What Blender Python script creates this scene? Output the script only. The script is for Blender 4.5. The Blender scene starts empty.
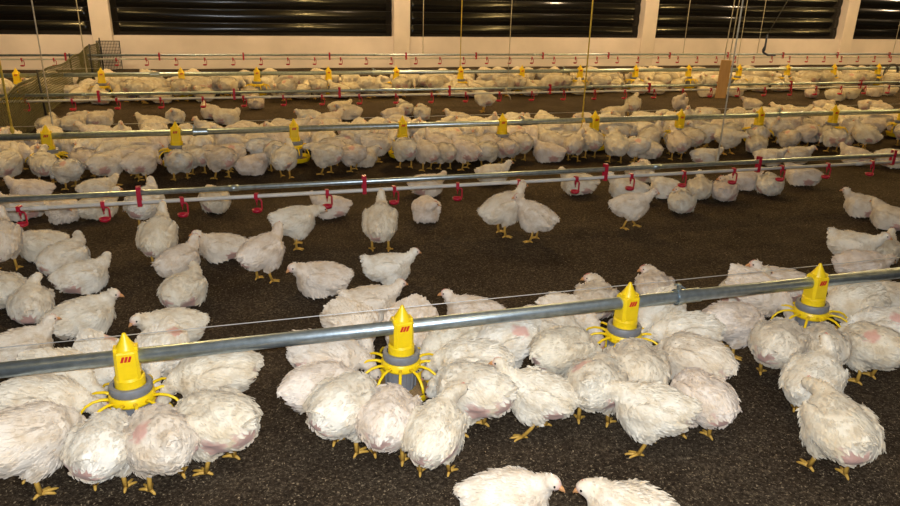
import bpy, bmesh, math, random
import numpy as np
from mathutils import Vector, Matrix, noise as mnoise

sc = bpy.context.scene
COL = sc.collection
R = math.radians

# ------------------------------------------------------------------ camera
CAM_H, PITCH, YAW, ROLL, FPX = 1.595, 0.3600, 0.2996, 0.0277, 720.3
cam_data = bpy.data.cameras.new('camera')
cam = bpy.data.objects.new('camera', cam_data)
COL.objects.link(cam)
fw = Vector((math.sin(YAW)*math.cos(PITCH), math.cos(YAW)*math.cos(PITCH), -math.sin(PITCH)))
rt = Vector((math.cos(YAW), -math.sin(YAW), 0.0))
up = rt.cross(fw)
c_, s_ = math.cos(ROLL), math.sin(ROLL)
rt2, up2 = c_*rt + s_*up, -s_*rt + c_*up
cam.matrix_world = Matrix(((rt2.x, up2.x, -fw.x, 0), (rt2.y, up2.y, -fw.y, 0), (rt2.z, up2.z, -fw.z, CAM_H), (0, 0, 0, 1)))
cam_data.sensor_width = 36.0
cam_data.lens = FPX/900*36.0
cam_data.clip_start, cam_data.clip_end = 0.05, 200
sc.camera = cam

# ------------------------------------------------------------------ world, lamps, exposure
world = bpy.data.worlds.new('night')
sc.world = world
world.use_nodes = True
world.node_tree.nodes['Background'].inputs[0].default_value = (1.0, 0.82, 0.62, 1)
world.node_tree.nodes['Background'].inputs[1].default_value = 0.05

def lamp(name, loc, power, colour, radius):
    d = bpy.data.lights.new(name, 'POINT')
    d.energy = power; d.color = colour; d.shadow_soft_size = radius
    o = bpy.data.objects.new(name, d); COL.objects.link(o); o.location = loc
    return o
WARM = (1.0, 0.68, 0.235)
for lx in (-3.5, 1.5, 6.5, 11.5, 16.5):            # bulbs hung under the ceiling, four rows along the house
    lamp('bulb_light', (lx-0.6, 1.4, 2.45), 8, WARM, 0.05)
    lamp('bulb_light', (lx+1.2, 6.8, 2.45), 48, WARM, 0.05)
    lamp('bulb_light', (lx+0.4, 10.2, 2.45), 62, WARM, 0.05)
    lamp('bulb_light', (lx+1.0, 12.6, 2.45), 60, (1.0, 0.73, 0.44), 0.05)
lamp('phone_flash_light', (0.03, 0.0, CAM_H+0.06), 198, (0.88, 0.93, 1.0), 0.03)   # the photographer's flash

sc.view_settings.view_transform = 'Standard'
sc.view_settings.look = 'None'
sc.view_settings.gamma = 1.0
sc.view_settings.use_curve_mapping = False
sc.view_settings.exposure = 0.75

# ------------------------------------------------------------------ helpers
def tag(o, label=None, cat=None, group=None, kind=None):
    if label: o['label'] = label
    if cat: o['category'] = cat
    if group: o['group'] = group
    if kind: o['kind'] = kind
    return o

def empty(name, loc=(0, 0, 0), rz=0.0):
    o = bpy.data.objects.new(name, None); COL.objects.link(o)
    o.empty_display_size = 0.05
    o.location = loc; o.rotation_euler = (0, 0, rz)
    return o

def link(name, me, parent=None):
    o = bpy.data.objects.new(name, me); COL.objects.link(o)
    if parent is not None: o.parent = parent
    return o

class MB:
    """collects verts and faces; build() makes ONE mesh"""
    def __init__(self): self.v, self.f, self.m, self.sm = [], [], [], []
    def add(self, vs, fs, mi=0, smooth=True):
        b = len(self.v); self.v += [tuple(p) for p in vs]
        for f in fs:
            self.f.append(tuple(b+i for i in f)); self.m.append(mi); self.sm.append(smooth)
    def box(self, lo, hi, mi=0):
        x0, y0, z0 = lo; x1, y1, z1 = hi
        vs = [(x0,y0,z0),(x1,y0,z0),(x1,y1,z0),(x0,y1,z0),(x0,y0,z1),(x1,y0,z1),(x1,y1,z1),(x0,y1,z1)]
        self.add(vs, [(0,3,2,1),(4,5,6,7),(0,1,5,4),(1,2,6,5),(2,3,7,6),(3,0,4,7)], mi, False)
    def tube(self, pts, rad, n=8, mi=0, cap=True, squash=1.0):
        pts = [Vector(p) for p in pts]
        rad = [rad]*len(pts) if not hasattr(rad, '__len__') else rad
        t0 = (pts[1]-pts[0]).normalized()
        a = Vector((0,0,1)) if abs(t0.z) < .9 else Vector((1,0,0))
        u = t0.cross(a).normalized()
        vs, fs = [], []
        for i, p in enumerate(pts):
            t = (pts[min(i+1, len(pts)-1)]-pts[max(i-1, 0)]).normalized()
            u = (u - t*u.dot(t)).normalized(); w = t.cross(u)
            for k in range(n):
                g = 2*math.pi*k/n
                vs.append(p + (u*math.cos(g) + w*math.sin(g)*squash)*rad[i])
        for i in range(len(pts)-1):
            for k in range(n):
                a0, a1 = i*n+k, i*n+(k+1) % n
                fs.append((a0, a1, a1+n, a0+n))
        if cap:
            fs.append(tuple(range(n-1, -1, -1))); fs.append(tuple((len(pts)-1)*n+k for k in range(n)))
        self.add(vs, fs, mi)
    def lathe(self, prof, n=20, c=(0,0,0), mi=0, capb=False, capt=False):
        vs, fs = [], []
        for r, z in prof:
            for k in range(n):
                g = 2*math.pi*(k+.5)/n; vs.append((c[0]+r*math.cos(g), c[1]+r*math.sin(g), c[2]+z))
        for i in range(len(prof)-1):
            for k in range(n):
                fs.append((i*n+k, i*n+(k+1) % n, (i+1)*n+(k+1) % n, (i+1)*n+k))
        if capb: fs.append(tuple(range(n-1, -1, -1)))
        if capt: fs.append(tuple((len(prof)-1)*n+k for k in range(n)))
        self.add(vs, fs, mi)
    def ball(self, c, r, n=8, mi=0):
        rx, ry, rz = r if hasattr(r, '__len__') else (r, r, r)
        vs, fs = [], []; m = max(4, n//2+1)
        for i in range(1, m):
            th = math.pi*i/m
            for k in range(n):
                g = 2*math.pi*k/n
                vs.append((c[0]+rx*math.sin(th)*math.cos(g), c[1]+ry*math.sin(th)*math.sin(g), c[2]+rz*math.cos(th)))
        vs += [(c[0],c[1],c[2]+rz), (c[0],c[1],c[2]-rz)]
        N = (m-1)*n
        for i in range(m-2):
            for k in range(n):
                fs.append((i*n+k, (i+1)*n+k, (i+1)*n+(k+1) % n, i*n+(k+1) % n))
        for k in range(n):
            fs.append((N, k, (k+1) % n)); fs.append((N+1, (m-2)*n+(k+1) % n, (m-2)*n+k))
        self.add(vs, fs, mi)
    def mesh(self, name, mats):
        me = bpy.data.meshes.new(name)
        me.from_pydata(self.v, [], self.f)
        for m in (mats if isinstance(mats, (list, tuple)) else [mats]): me.materials.append(m)
        me.polygons.foreach_set('material_index', self.m)
        me.polygons.foreach_set('use_smooth', self.sm)
        me.update(); return me
    def build(self, name, mats, parent=None):
        return link(name, self.mesh(name, mats), parent)

def autosmooth(o, ang=40):
    me = o.data
    bm = bmesh.new(); bm.from_mesh(me)
    for e in bm.edges:
        if len(e.link_faces) == 2 and e.calc_face_angle(0) > R(ang): e.smooth = False
    bm.to_mesh(me); bm.free()
    return o

# ------------------------------------------------------------------ materials
def mat(name, colour, rough=.6, metal=0.0, spec=.5, var=0.0, vscale=20.0, bump=0.0, bscale=60.0, coat=0.0):
    m = bpy.data.materials.new(name); m.use_nodes = True
    nt = m.node_tree; b = nt.nodes['Principled BSDF']
    b.inputs['Base Color'].default_value = (*colour, 1)
    b.inputs['Roughness'].default_value = rough
    b.inputs['Metallic'].default_value = metal
    b.inputs['Specular IOR Level'].default_value = spec
    b.inputs['Coat Weight'].default_value = coat
    tc = nt.nodes.new('ShaderNodeTexCoord')
    if var:
        n = nt.nodes.new('ShaderNodeTexNoise'); n.inputs['Scale'].default_value = vscale; n.inputs['Detail'].default_value = 6
        r = nt.nodes.new('ShaderNodeValToRGB')
        r.color_ramp.elements[0].position = .3; r.color_ramp.elements[1].position = .7
        r.color_ramp.elements[0].color = (*[c*(1-var) for c in colour], 1)
        r.color_ramp.elements[1].color = (*[min(1, c*(1+var*.6)) for c in colour], 1)
        nt.links.new(tc.outputs['Object'], n.inputs['Vector']); nt.links.new(n.outputs['Fac'], r.inputs['Fac'])
        nt.links.new(r.outputs['Color'], b.inputs['Base Color'])
    if bump:
        n2 = nt.nodes.new('ShaderNodeTexNoise'); n2.inputs['Scale'].default_value = bscale; n2.inputs['Detail'].default_value = 5
        bp = nt.nodes.new('ShaderNodeBump'); bp.inputs['Strength'].default_value = bump; bp.inputs['Distance'].default_value = .01
        nt.links.new(tc.outputs['Object'], n2.inputs['Vector']); nt.links.new(n2.outputs['Fac'], bp.inputs['Height'])
        nt.links.new(bp.outputs['Normal'], b.inputs['Normal'])
    return m

M = {}
M['wall'] = mat('cream_plaster', (.76, .67, .62), .85, var=.12, vscale=1.6, bump=.15, bscale=30)
M['pillar'] = mat('cream_pillar_paint', (.72, .63, .56), .8, var=.10, vscale=2.5, bump=.1, bscale=40)
M['ceiling'] = mat('pale_ceiling_sheet', (.5, .44, .36), .8, var=.1, vscale=.8)
M['black'] = mat('black_plastic_sheet', (.004, .004, .004), .16, spec=.32, bump=.05, bscale=7)
M['steel'] = mat('galvanised_steel', (.42, .51, .57), .32, metal=.85, var=.22, vscale=35, bump=.06, bscale=120)
M['pvc'] = mat('white_water_pipe', (.62, .62, .60), .45, var=.15, vscale=12)
M['red'] = mat('red_plastic', (.42, .006, .034), .4, var=.12, vscale=30)
M['yellow'] = mat('yellow_plastic', (.88, .62, .008), .38, var=.07, vscale=30)
M['grey'] = mat('grey_plastic', (.20, .21, .23), .5, var=.12, vscale=40)
M['emblem'] = mat('red_print', (.55, .012, .012), .5)
M['feed'] = mat('brown_feed_crumbs', (.30, .19, .08), .9, var=.5, vscale=220, bump=.6, bscale=260)
M['cord'] = mat('pale_cord', (.55, .50, .40), .8, var=.2, vscale=60)
M['wire'] = mat('thin_steel_wire', (.60, .60, .60), .4, metal=.5)
M['yrope'] = mat('yellow_rope', (.62, .46, .07), .75, var=.25, vscale=80)
M['dark'] = mat('dark_wire', (.035, .035, .035), .6)
M['green'] = mat('olive_netting', (.11, .10, .035), .8, var=.3, vscale=20)
M['blue'] = mat('dark_blue_plastic', (.02, .03, .07), .5)
M['leg'] = mat('yellow_leg_skin', (.62, .36, .06), .6, var=.18, vscale=60, bump=.25, bscale=180)
M['beak'] = mat('orange_horn', (.62, .30, .12), .45, var=.15, vscale=90)
M['comb'] = mat('red_comb_skin', (.52, .17, .12), .55, var=.15, vscale=90)
M['eye'] = mat('dark_eye', (.012, .009, .007), .15)
M['husk'] = mat('pale_rice_husk', (.25, .185, .11), .9, var=.7, vscale=60)

def wood_mat():
    m = mat('raw_pine', (.50, .29, .11), .7)
    nt = m.node_tree; b = nt.nodes['Principled BSDF']
    tc = nt.nodes.new('ShaderNodeTexCoord'); mp = nt.nodes.new('ShaderNodeMapping'); mp.inputs['Scale'].default_value = (1, 1, .08)
    n = nt.nodes.new('ShaderNodeTexNoise'); n.inputs['Scale'].default_value = 55; n.inputs['Detail'].default_value = 5
    r = nt.nodes.new('ShaderNodeValToRGB'); r.color_ramp.elements[0].color = (.38, .20, .07, 1); r.color_ramp.elements[1].color = (.58, .36, .15, 1)
    nt.links.new(tc.outputs['Object'], mp.inputs[0]); nt.links.new(mp.outputs[0], n.inputs['Vector'])
    nt.links.new(n.outputs['Fac'], r.inputs['Fac']); nt.links.new(r.outputs['Color'], b.inputs['Base Color'])
    return m
M['wood'] = wood_mat()

def litter_mat():
    m = bpy.data.materials.new('brown_litter'); m.use_nodes = True
    nt = m.node_tree; N = nt.nodes; L = nt.links; b = N['Principled BSDF']
    b.inputs['Roughness'].default_value = .95; b.inputs['Specular IOR Level'].default_value = .12
    tc = N.new('ShaderNodeTexCoord')
    def noise(s, d=6, ro=.6):
        n = N.new('ShaderNodeTexNoise'); n.inputs['Scale'].default_value = s; n.inputs['Detail'].default_value = d; n.inputs['Roughness'].default_value = ro
        L.new(tc.outputs['Object'], n.inputs['Vector']); return n
    def ramp(src, stops):
        r = N.new('ShaderNodeValToRGB'); cr = r.color_ramp
        while len(cr.elements) < len(stops): cr.elements.new(.5)
        for e, (p, c) in zip(cr.elements, stops): e.position = p; e.color = (*c, 1)
        L.new(src.outputs['Fac'], r.inputs['Fac']); return r
    def mix(fac, a, c, mode='MIX'):
        x = N.new('ShaderNodeMix'); x.data_type = 'RGBA'; x.blend_type = mode
        if isinstance(fac, float): x.inputs[0].default_value = fac
        else: L.new(fac, x.inputs[0])
        L.new(a, x.inputs[6]); L.new(c, x.inputs[7]); return x.outputs[2]
    fine = ramp(noise(75, 8, .75), [(.34, (.018, .0115, .007)), (.52, (.066, .047, .029)), (.66, (.19, .145, .095))])
    patch = ramp(noise(2.2, 5), [(.35, (.52, .48, .45)), (.65, (1, 1, 1))])
    col = mix(1.0, fine.outputs['Color'], patch.outputs['Color'], 'MULTIPLY')
    sp = ramp(noise(140, 2, .5), [(.62, (0, 0, 0)), (.73, (1, 1, 1))])
    cz = N.new('ShaderNodeRGB'); cz.outputs[0].default_value = (.34, .27, .16, 1)
    fm = N.new('ShaderNodeMath'); fm.operation = 'MULTIPLY'; fm.inputs[1].default_value = .55
    L.new(sp.outputs['Color'], fm.inputs[0])
    col = mix(fm.outputs[0], col, cz.outputs[0])
    L.new(col, b.inputs['Base Color'])
    bp = N.new('ShaderNodeBump'); bp.inputs['Strength'].default_value = .9; bp.inputs['Distance'].default_value = .012
    L.new(noise(60, 8, .75).outputs['Fac'], bp.inputs['Height']); L.new(bp.outputs['Normal'], b.inputs['Normal'])
    return m
M['litter'] = litter_mat()

def plumage_mat(name, attr):
    m = bpy.data.materials.new(name); m.use_nodes = True
    nt = m.node_tree; N = nt.nodes; L = nt.links; b = N['Principled BSDF']
    b.inputs['Roughness'].default_value = .85; b.inputs['Specular IOR Level'].default_value = .15
    b.inputs['Sheen Weight'].default_value = .15
    tc = N.new('ShaderNodeTexCoord'); oi = N.new('ShaderNodeObjectInfo')
    hue = N.new('ShaderNodeValToRGB'); cr = hue.color_ramp        # each bird a little whiter, creamier or dustier
    cr.elements.new(.5)
    for e, (p, c) in zip(cr.elements, [(0, (.82, .78, .69)), (.5, (.77, .70, .56)), (1, (.79, .70, .61))]): e.position = p; e.color = (*c, 1)
    L.new(oi.outputs['Random'], hue.inputs['Fac'])
    n = N.new('ShaderNodeTexNoise'); n.inputs['Scale'].default_value = 11; n.inputs['Detail'].default_value = 9; n.inputs['Roughness'].default_value = .68
    L.new(tc.outputs['Object'], n.inputs['Vector'])
    r = N.new('ShaderNodeValToRGB'); r.color_ramp.elements[0].position = .36; r.color_ramp.elements[1].position = .56
    r.color_ramp.elements[0].color = (.74, .64, .50, 1); r.color_ramp.elements[1].color = (1, 1, 1, 1)
    L.new(n.outputs['Fac'], r.inputs['Fac'])
    x = N.new('ShaderNodeMix'); x.data_type = 'RGBA'; x.blend_type = 'MULTIPLY'; x.inputs[0].default_value = .8
    L.new(hue.outputs['Color'], x.inputs[6]); L.new(r.outputs['Color'], x.inputs[7])
    out = x.outputs[2]
    a = N.new('ShaderNodeAttribute'); a.attribute_name = 'skin'   # bare skin where the feathers are missing
    x2 = N.new('ShaderNodeMix'); x2.data_type = 'RGBA'
    L.new(a.outputs['Fac'], x2.inputs[0]); L.new(out, x2.inputs[6]); x2.inputs[7].default_value = (.64, .35, .29, 1)
    L.new(x2.outputs[2], b.inputs['Base Color'])
    n3 = N.new('ShaderNodeTexNoise'); n3.inputs['Scale'].default_value = 90; n3.inputs['Detail'].default_value = 6
    mp = N.new('ShaderNodeMapping'); mp.inputs['Scale'].default_value = (.35, 1, 1)
    L.new(tc.outputs['Object'], mp.inputs[0]); L.new(mp.outputs[0], n3.inputs['Vector'])
    bp = N.new('ShaderNodeBump'); bp.inputs['Strength'].default_value = .5; bp.inputs['Distance'].default_value = .006
    L.new(n3.outputs['Fac'], bp.inputs['Height']); L.new(bp.outputs['Normal'], b.inputs['Normal'])
    return m
M['plume'] = plumage_mat('white_plumage', 'skin')

# ------------------------------------------------------------------ the house
def structure(name, mb, m, parent=None):
    o = mb.build(name, m, parent)
    if parent is None: o['kind'] = 'structure'
    return o

def make_floor():
    xs = np.linspace(-12, 30, 211); ys = np.concatenate([np.linspace(-3, 6, 121), np.linspace(6.15, 14.5, 56)])
    vs = [(x, y, .006*mnoise.noise(Vector((x*3, y*3, 0))) + .010*mnoise.noise(Vector((x*.9, y*.9, 4)))-.006) for y in ys for x in xs]
    W = len(xs)
    fs = [(j*W+i, j*W+i+1, (j+1)*W+i+1, (j+1)*W+i) for j in range(len(ys)-1) for i in range(W-1)]
    mb = MB(); mb.add(vs, fs)
    structure('floor', mb, M['litter'])
make_floor()

WY, SILL, HEAD, TOP = 14.20, .555, 2.25, 2.9
PX = [-7.32, -2.03, 3.28, 8.68, 13.95, 19.3, 24.6]
mb = MB(); mb.box((-12, WY, -.1), (30, WY+.25, SILL)); structure('wall_back_low', mb, M['wall'])
mb = MB(); mb.box((-12, WY, HEAD), (30, WY+.25, TOP)); structure('wall_back_high', mb, M['wall'])
mb = MB(); mb.box((-12, -3, TOP), (30, WY+.25, TOP+.1)); structure('ceiling', mb, M['ceiling'])
for i, x in enumerate(PX):
    mb = MB(); mb.box((x-.16, WY-.06, -.1), (x+.16, WY+.24, TOP))
    p = structure('pillar', mb, M['pillar'])
    bv = p.modifiers.new('bevel', 'BEVEL'); bv.width = .012; bv.segments = 2
# windows closed with ribbed black plastic sheet
for i in range(len(PX)-1):
    x0, x1 = PX[i]+.16, PX[i+1]-.16
    root = empty('window_%d' % (i+1), ((x0+x1)/2, WY+.16, SILL)); root['kind'] = 'structure'
    w = (x1-x0)/2
    vs, fs = [], []
    nz, nx = 96, 36
    rr = random.Random(40+i)
    ph = rr.uniform(0, 6)
    for j in range(nz+1):
        z = (HEAD-SILL)*j/nz
        for k in range(nx+1):
            x = -w+2*w*k/nx
            sag = .012*math.sin(x*1.3+ph) + .006*mnoise.noise(Vector((x*2, z*4, i)))
            y = -.026*abs(math.sin(math.pi*(z+sag)/.236))**.8 + .008*mnoise.noise(Vector((x*.8, z*3, i+5)))
            vs.append((x, y, z))
    for j in range(nz):
        for k in range(nx):
            a = j*(nx+1)+k; fs.append((a, a+1, a+nx+2, a+nx+1))
    m2 = MB(); m2.add(vs, fs); cu = m2.build('black_sheet', M['black'], root)
    sd = cu.modifiers.new('thick', 'SOLIDIFY'); sd.thickness = .004
    m2 = MB(); m2.box((-w, -.16, 0), (w, .08, .012)); m2.build('sill', M['wall'], root)
    for zz in (.236*k for k in range(1, 7)):
        m3 = MB(); m3.tube([(-w, -.012, zz), (w, -.012, zz)], .004, 6); m3.build('tension_cord', M['dark'], root)

# ------------------------------------------------------------------ loose husks on the litter
def husks():
    r = random.Random(11); mb = MB(); vs = []; fs = []
    for k in range(42000):
        y = 1.2+(r.random()**1.9)*5.0; x = r.uniform(-1.6, 6.5) if y > 2.6 else r.uniform(-1.4, 3.0)
        l = r.uniform(.0022, .0062); w = l*r.uniform(.25, .55); a = r.uniform(0, 6.3); t = r.uniform(-.5, .5)
        c, s = math.cos(a), math.sin(a); b = len(vs); z = .003+r.uniform(0, .004)
        vs += [(x-c*l, y-s*l, z-l*t*.5), (x-s*w, y+c*w, z+w*.6), (x+c*l, y+s*l, z+l*t*.5), (x+s*w, y-c*w, z+w*.2)]
        fs.append((b, b+3, b+2, b+1))
    mb.add(vs, fs)
    tag(mb.build('rice_husk', M['husk']), 'pale rice husk flecks strewn over the brown litter', 'litter', kind='stuff')
husks()

# ------------------------------------------------------------------ feed lines
FEED = [(2.489, -.4217, 4, 'near', range(-2, 6)), (6.582, -1.4685, 9, 'middle', range(-2, 12)), (10.688, -1.6102, 14, 'far', range(-2, 18))]
HP = .32
LINE_NAME = {'near': 'the nearest feed pipe', 'middle': 'the middle feed pipe', 'far': 'the farthest feed pipe'}
ORD = ['first', 'second', 'third', 'fourth', 'fifth', 'sixth', 'seventh', 'eighth', 'ninth', 'tenth', 'eleventh', 'twelfth', 'thirteenth', 'fourteenth', 'fifteenth', 'sixteenth']
XR = {'near': (-3.0, 6.5), 'middle': (-5, 14), 'far': (-7, 21)}
for Y, x0, n, nm, rng in FEED:
    a, b = XR[nm]
    root = empty('feed_pipe', ((a+b)/2, Y, HP))
    tag(root, {'near': 'thick galvanised feed pipe running across the foreground', 'middle': 'galvanised feed pipe over the middle crowd of chickens',
               'far': 'galvanised feed pipe over the farthest crowd of chickens'}[nm], 'pipe', 'feed pipes')
    mb = MB(); mb.tube([(a-(a+b)/2, 0, 0), (b-(a+b)/2, 0, 0)], .0275, 20); mb.build('tube', M['steel'], root)
    xj = {'near': 1.875, 'middle': 5.83, 'far': 2.1}[nm]
    k = -3
    while xj+k*3.05 < b:
        xx = xj+k*3.05
        if xx > a+.1:
            mb = MB(); o = xx-(a+b)/2
            mb.lathe([(.0275, -.06), (.032, -.06), (.032, .06), (.0275, .06)], 20)
            mb.lathe([(.036, -.012), (.037, -.008), (.037, .008), (.036, .012), (.031, .012), (.031, -.012)], 20, (0, 0, -.05))
            mb.v = [(o+p[2], p[0], p[1]) for p in mb.v]
            mb.box((o-.055, -.010, .03), (o-.045, .010, .062))
            mb.tube([(o-.075, 0, .062), (o-.05, 0, .058), (o-.02, -.004, .038)], .004, 6)
            autosmooth(mb.build('coupler', M['steel'], root))
        k += 1
    # anti-roost wire strung from feeder tip to feeder tip
    mb = MB(); mb.tube([(a, 0, 0), ((a+b)/2, 0, -.004), (b, 0, 0)], .0017, 6)
    w = mb.build('roost_wire', M['wire'], root); w.location = (-(a+b)/2, 0, .086); w['label'] = 'thin steel wire above the pipe'

def feeder_meshes():
    D = {}
    mb = MB()       # hopper: pointed cap, box around the pipe, round throat   (z relative to the pipe axis)
    mb.lathe([(.0025, .094), (.006, .092), (.010, .082), (.020, .062), (.034, .040), (.036, .034), (.036, .028)], 16, capt=False)
    mb.lathe([(.0001, .0945), (.0025, .094)], 16)
    for sx in (-1, 1): mb.box((sx*.030-.010, -.018, .026), (sx*.030+.010, .018, .042))
    for (hw, hd, z0, z1) in ((.040, .038, -.105, .032),):
        b0 = [(-hw, -hd), (hw, -hd), (hw, hd), (-hw, hd)]
        vs = []; ch = .010
        ring = [(-hw+ch, -hd), (hw-ch, -hd), (hw, -hd+ch), (hw, hd-ch), (hw-ch, hd), (-hw+ch, hd), (-hw, hd-ch), (-hw, -hd+ch)]
        for z, s in ((z0, 1.04), (z1-.006, 1.0), (z1, .88)): vs += [(x*s, y*s, z) for x, y in ring]
        fs = [(i*8+k, i*8+(k+1) % 8, (i+1)*8+(k+1) % 8, (i+1)*8+k) for i in range(2) for k in range(8)]
        fs.append(tuple(range(16, 24))); mb.add(vs, fs, 0, False)
    mb.lathe([(.046, -.07), (.052, -.078), (.053, -.135), (.056, -.15)], 24)
    mb.box((-.012, -.040, -.012), (.012, -.0375, -.006)); mb.box((-.026, -.0405, -.095), (.026, -.038, -.088))
    D['hopper'] = mb.mesh('hopper', M['yellow'])
    mb = MB()
    for k in range(3):
        x = -.0135+k*.0118
        vs = [(x-.006, -.0400, -.003), (x+.0025, -.0400, -.003), (x+.010, -.0400, .018), (x+.0015, -.0400, .018)]
        vs += [(p[0], -.0375, p[2]) for p in vs]
        mb.add(vs, [(0,1,2,3), (7,6,5,4), (0,4,5,1), (1,5,6,2), (2,6,7,3), (3,7,4,0)], 0, False)
    D['emblem'] = mb.mesh('emblem', M['emblem'])
    mb = MB()       # grey adjusting ring and inner drum
    mb.lathe([(.056, -.128), (.058, -.104), (.071, -.104), (.074, -.110), (.074, -.132), (.070, -.138), (.056, -.138)], 28)
    D['ring'] = mb.mesh('adjusting_ring', M['grey'])
    mb = MB(); mb.lathe([(.064, -.150), (.062, -.19), (.058, -.262)], 24)
    for k in range(12):
        g = 2*math.pi*k/12; mb.tube([(math.cos(g)*.064, math.sin(g)*.064, -.16), (math.cos(g)*.060, math.sin(g)*.060, -.255)], .0035, 5)
    D['drum'] = mb.mesh('feed_drum', M['grey'])
    mb = MB(); mb.lathe([(.060, -.136), (.074, -.138), (.079, -.146), (.080, -.166), (.076, -.172), (.066, -.172)], 28)
    D['collar'] = mb.mesh('grill_collar', M['yellow'])
    mb = MB()       # one grill rib: leaves the collar, arches out, bends down
    pts = [(.074, 0, -.156), (.10, 0, -.150), (.130, 0, -.153), (.155, 0, -.165), (.172, 0, -.184), (.180, 0, -.206)]
    mb.tube(pts, [.0085, .0065, .0060, .0058, .0058, .0050], 8, squash=.8)
    D['rib'] = mb.mesh('rib', M['yellow'])
    mb = MB(); mb.lathe([(.0, -.292), (.09, -.292), (.118, -.280), (.130, -.250), (.135, -.248), (.136, -.254), (.122, -.288), (.092, -.300), (.0, -.300)], 28)
    D['pan'] = mb.mesh('pan', M['yellow'])
    mb = MB(); mb.lathe([(.058, -.264), (.085, -.276), (.118, -.277)], 24)
    D['feed'] = mb.mesh('feed', M['feed'])
    for k in ('hopper', 'ring', 'collar', 'pan', 'drum'):
        o = bpy.data.objects.new('tmp', D[k]); autosmooth(o, 35); bpy.data.objects.remove(o)
    return D
FD = feeder_meshes()
LASTX = {'near': 'nearest feed pipe', 'middle': 'middle feed pipe', 'far': 'farthest feed pipe'}
fr = random.Random(5)
FEEDERS = {}
for Y, x0, n, nm, rng in FEED:
    i0 = 0 if nm != 'far' else -1
    FEEDERS[nm] = []
    for k in range(i0, n + (1 if nm == 'middle' else 0)):
        idx = k-i0
        root = empty('chicken_feeder', (x0+k, Y, HP))
        root.rotation_euler = (0, R(fr.uniform(-1.5, 1.5)), R(fr.uniform(-6, 6)))
        tag(root, 'yellow pan feeder with pointed cap, %s from the left on the %s' % (ORD[idx], LASTX[nm]), 'feeder', 'yellow pan feeders')
        FEEDERS[nm].append((x0+k, Y, ORD[idx]))
        link('hopper', FD['hopper'], root); em = link('emblem', FD['emblem'], root); em['label'] = 'red slanted three-bar emblem'
        link('adjusting_ring', FD['ring'], root)['label'] = 'grey plastic ring'
        link('grill_collar', FD['collar'], root); link('feed_drum', FD['drum'], root)['label'] = 'grey plastic drum'
        link('pan', FD['pan'], root); link('feed', FD['feed'], root)
        for j in range(12):
            o = link('rib', FD['rib'], root); o.rotation_euler = (0, 0, 2*math.pi*(j+.35)/12)

# ------------------------------------------------------------------ drinker lines
def drinker_meshes():
    D = {}
    mb = MB()       # saddle clip and nipple body (origin on the water pipe axis)
    mb.box((-.011, -.017, -.015), (.011, .017, .019)); mb.tube([(0, 0, -.012), (0, 0, -.040)], [.009, .007], 10)
    mb.tube([(0, 0, -.040), (0, 0, -.060)], .003, 6)
    D['nipple'] = mb.mesh('nipple', M['red'])
    mb = MB()
    mb.tube([(.006, 0, -.018), (.026, 0, -.022), (.031, 0, -.034), (.031, 0, -.082), (.028, 0, -.092), (.012, 0, -.096)], .0055, 6)
    D['arm'] = mb.mesh('arm', M['red'])
    mb = MB(); mb.lathe([(.0, -.108), (.022, -.107), (.031, -.100), (.034, -.086), (.031, -.086), (.028, -.098), (.0, -.101)], 18)
    D['cup'] = mb.mesh('cup', M['red'])
    mb = MB()       # hanger strap that holds the water pipe under the steel pipe
    mb.box((-.013, -.019, -.080), (.013, -.015, .040)); mb.box((-.013, .015, -.080), (.013, .019, .040)); mb.box((-.013, -.019, .036), (.013, .019, .040)); mb.box((-.013, -.019, -.082), (.013, .019, -.076))
    D['strap'] = mb.mesh('strap', M['red'])
    return D
DD = drinker_meshes()
DRINK = [(4.540, -5, 10, -1.22, [-1.95, -.57, .80, 2.56, 3.88, 5.2, 6.5], .357, 'nearest', .444),
         (8.596, -6, 16, -1.62, [-2.7, -1.35, .05, 1.24, 2.59, 3.93, 5.37, 6.44, 7.65, 8.89, 10.2, 11.5], .365, 'middle', .442),
         (12.845, -8, 24, -3.03, [-3.8, -2.41, -1.04, .27, 1.7, 3.05, 4.36, 5.68, 7.05, 8.4, 9.75, 11.1, 12.5, 13.9, 15.2], .365, 'farthest', .447)]
dr = random.Random(9)
for Y, a, b, xd, straps, zp, nm, step in DRINK:
    root = empty('drinker_line', ((a+b)/2, Y, zp)); cx = (a+b)/2
    tag(root, {'nearest': 'drinker line with red cups, nearest of the three, steel pipe over white pipe',
               'middle': 'drinker line with red cups between the middle and farthest feeders',
               'farthest': 'drinker line with red cups in front of the cream wall'}[nm], 'drinker line', 'drinker lines')
    mb = MB(); mb.tube([(a-cx, 0, 0), (b-cx, 0, 0)], .0165, 16); mb.build('steel_pipe', M['steel'], root)
    mb = MB(); mb.tube([(a-cx, 0, -.060), (b-cx, 0, -.060)], .0125, 14); mb.build('water_pipe', M['pvc'], root)['label'] = 'white plastic water pipe'
    for k in range(int((b-a)/3)):
        x = a+k*3.0+(.05 if nm == 'nearest' else .4)-cx + (.83 if nm == 'nearest' else 0)
        mb = MB(); mb.tube([(x-.05, 0, -.060), (x+.05, 0, -.060)], .0155, 14); mb.build('pipe_sleeve', M['pvc'], root)
        x += 1.1
        mb = MB(); mb.tube([(x-.03, 0, 0), (x+.03, 0, 0)], .0195, 14); mb.build('coupler', M['steel'], root)
    k = -4
    while xd+k*step < b-.2:
        x = xd+k*step
        if x > a+.1:
            nip = link('drinker', DD['nipple'], root); nip.location = (x-cx, 0, -.060)
            nip.rotation_euler = (0, 0, R(dr.uniform(-18, 18)))
            link('arm', DD['arm'], nip); link('cup', DD['cup'], nip)
        k += 1
    for x in straps:
        o = link('strap', DD['strap'], root); o.location = (x-cx, 0, 0); o['label'] = 'red hanger strap'

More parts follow.
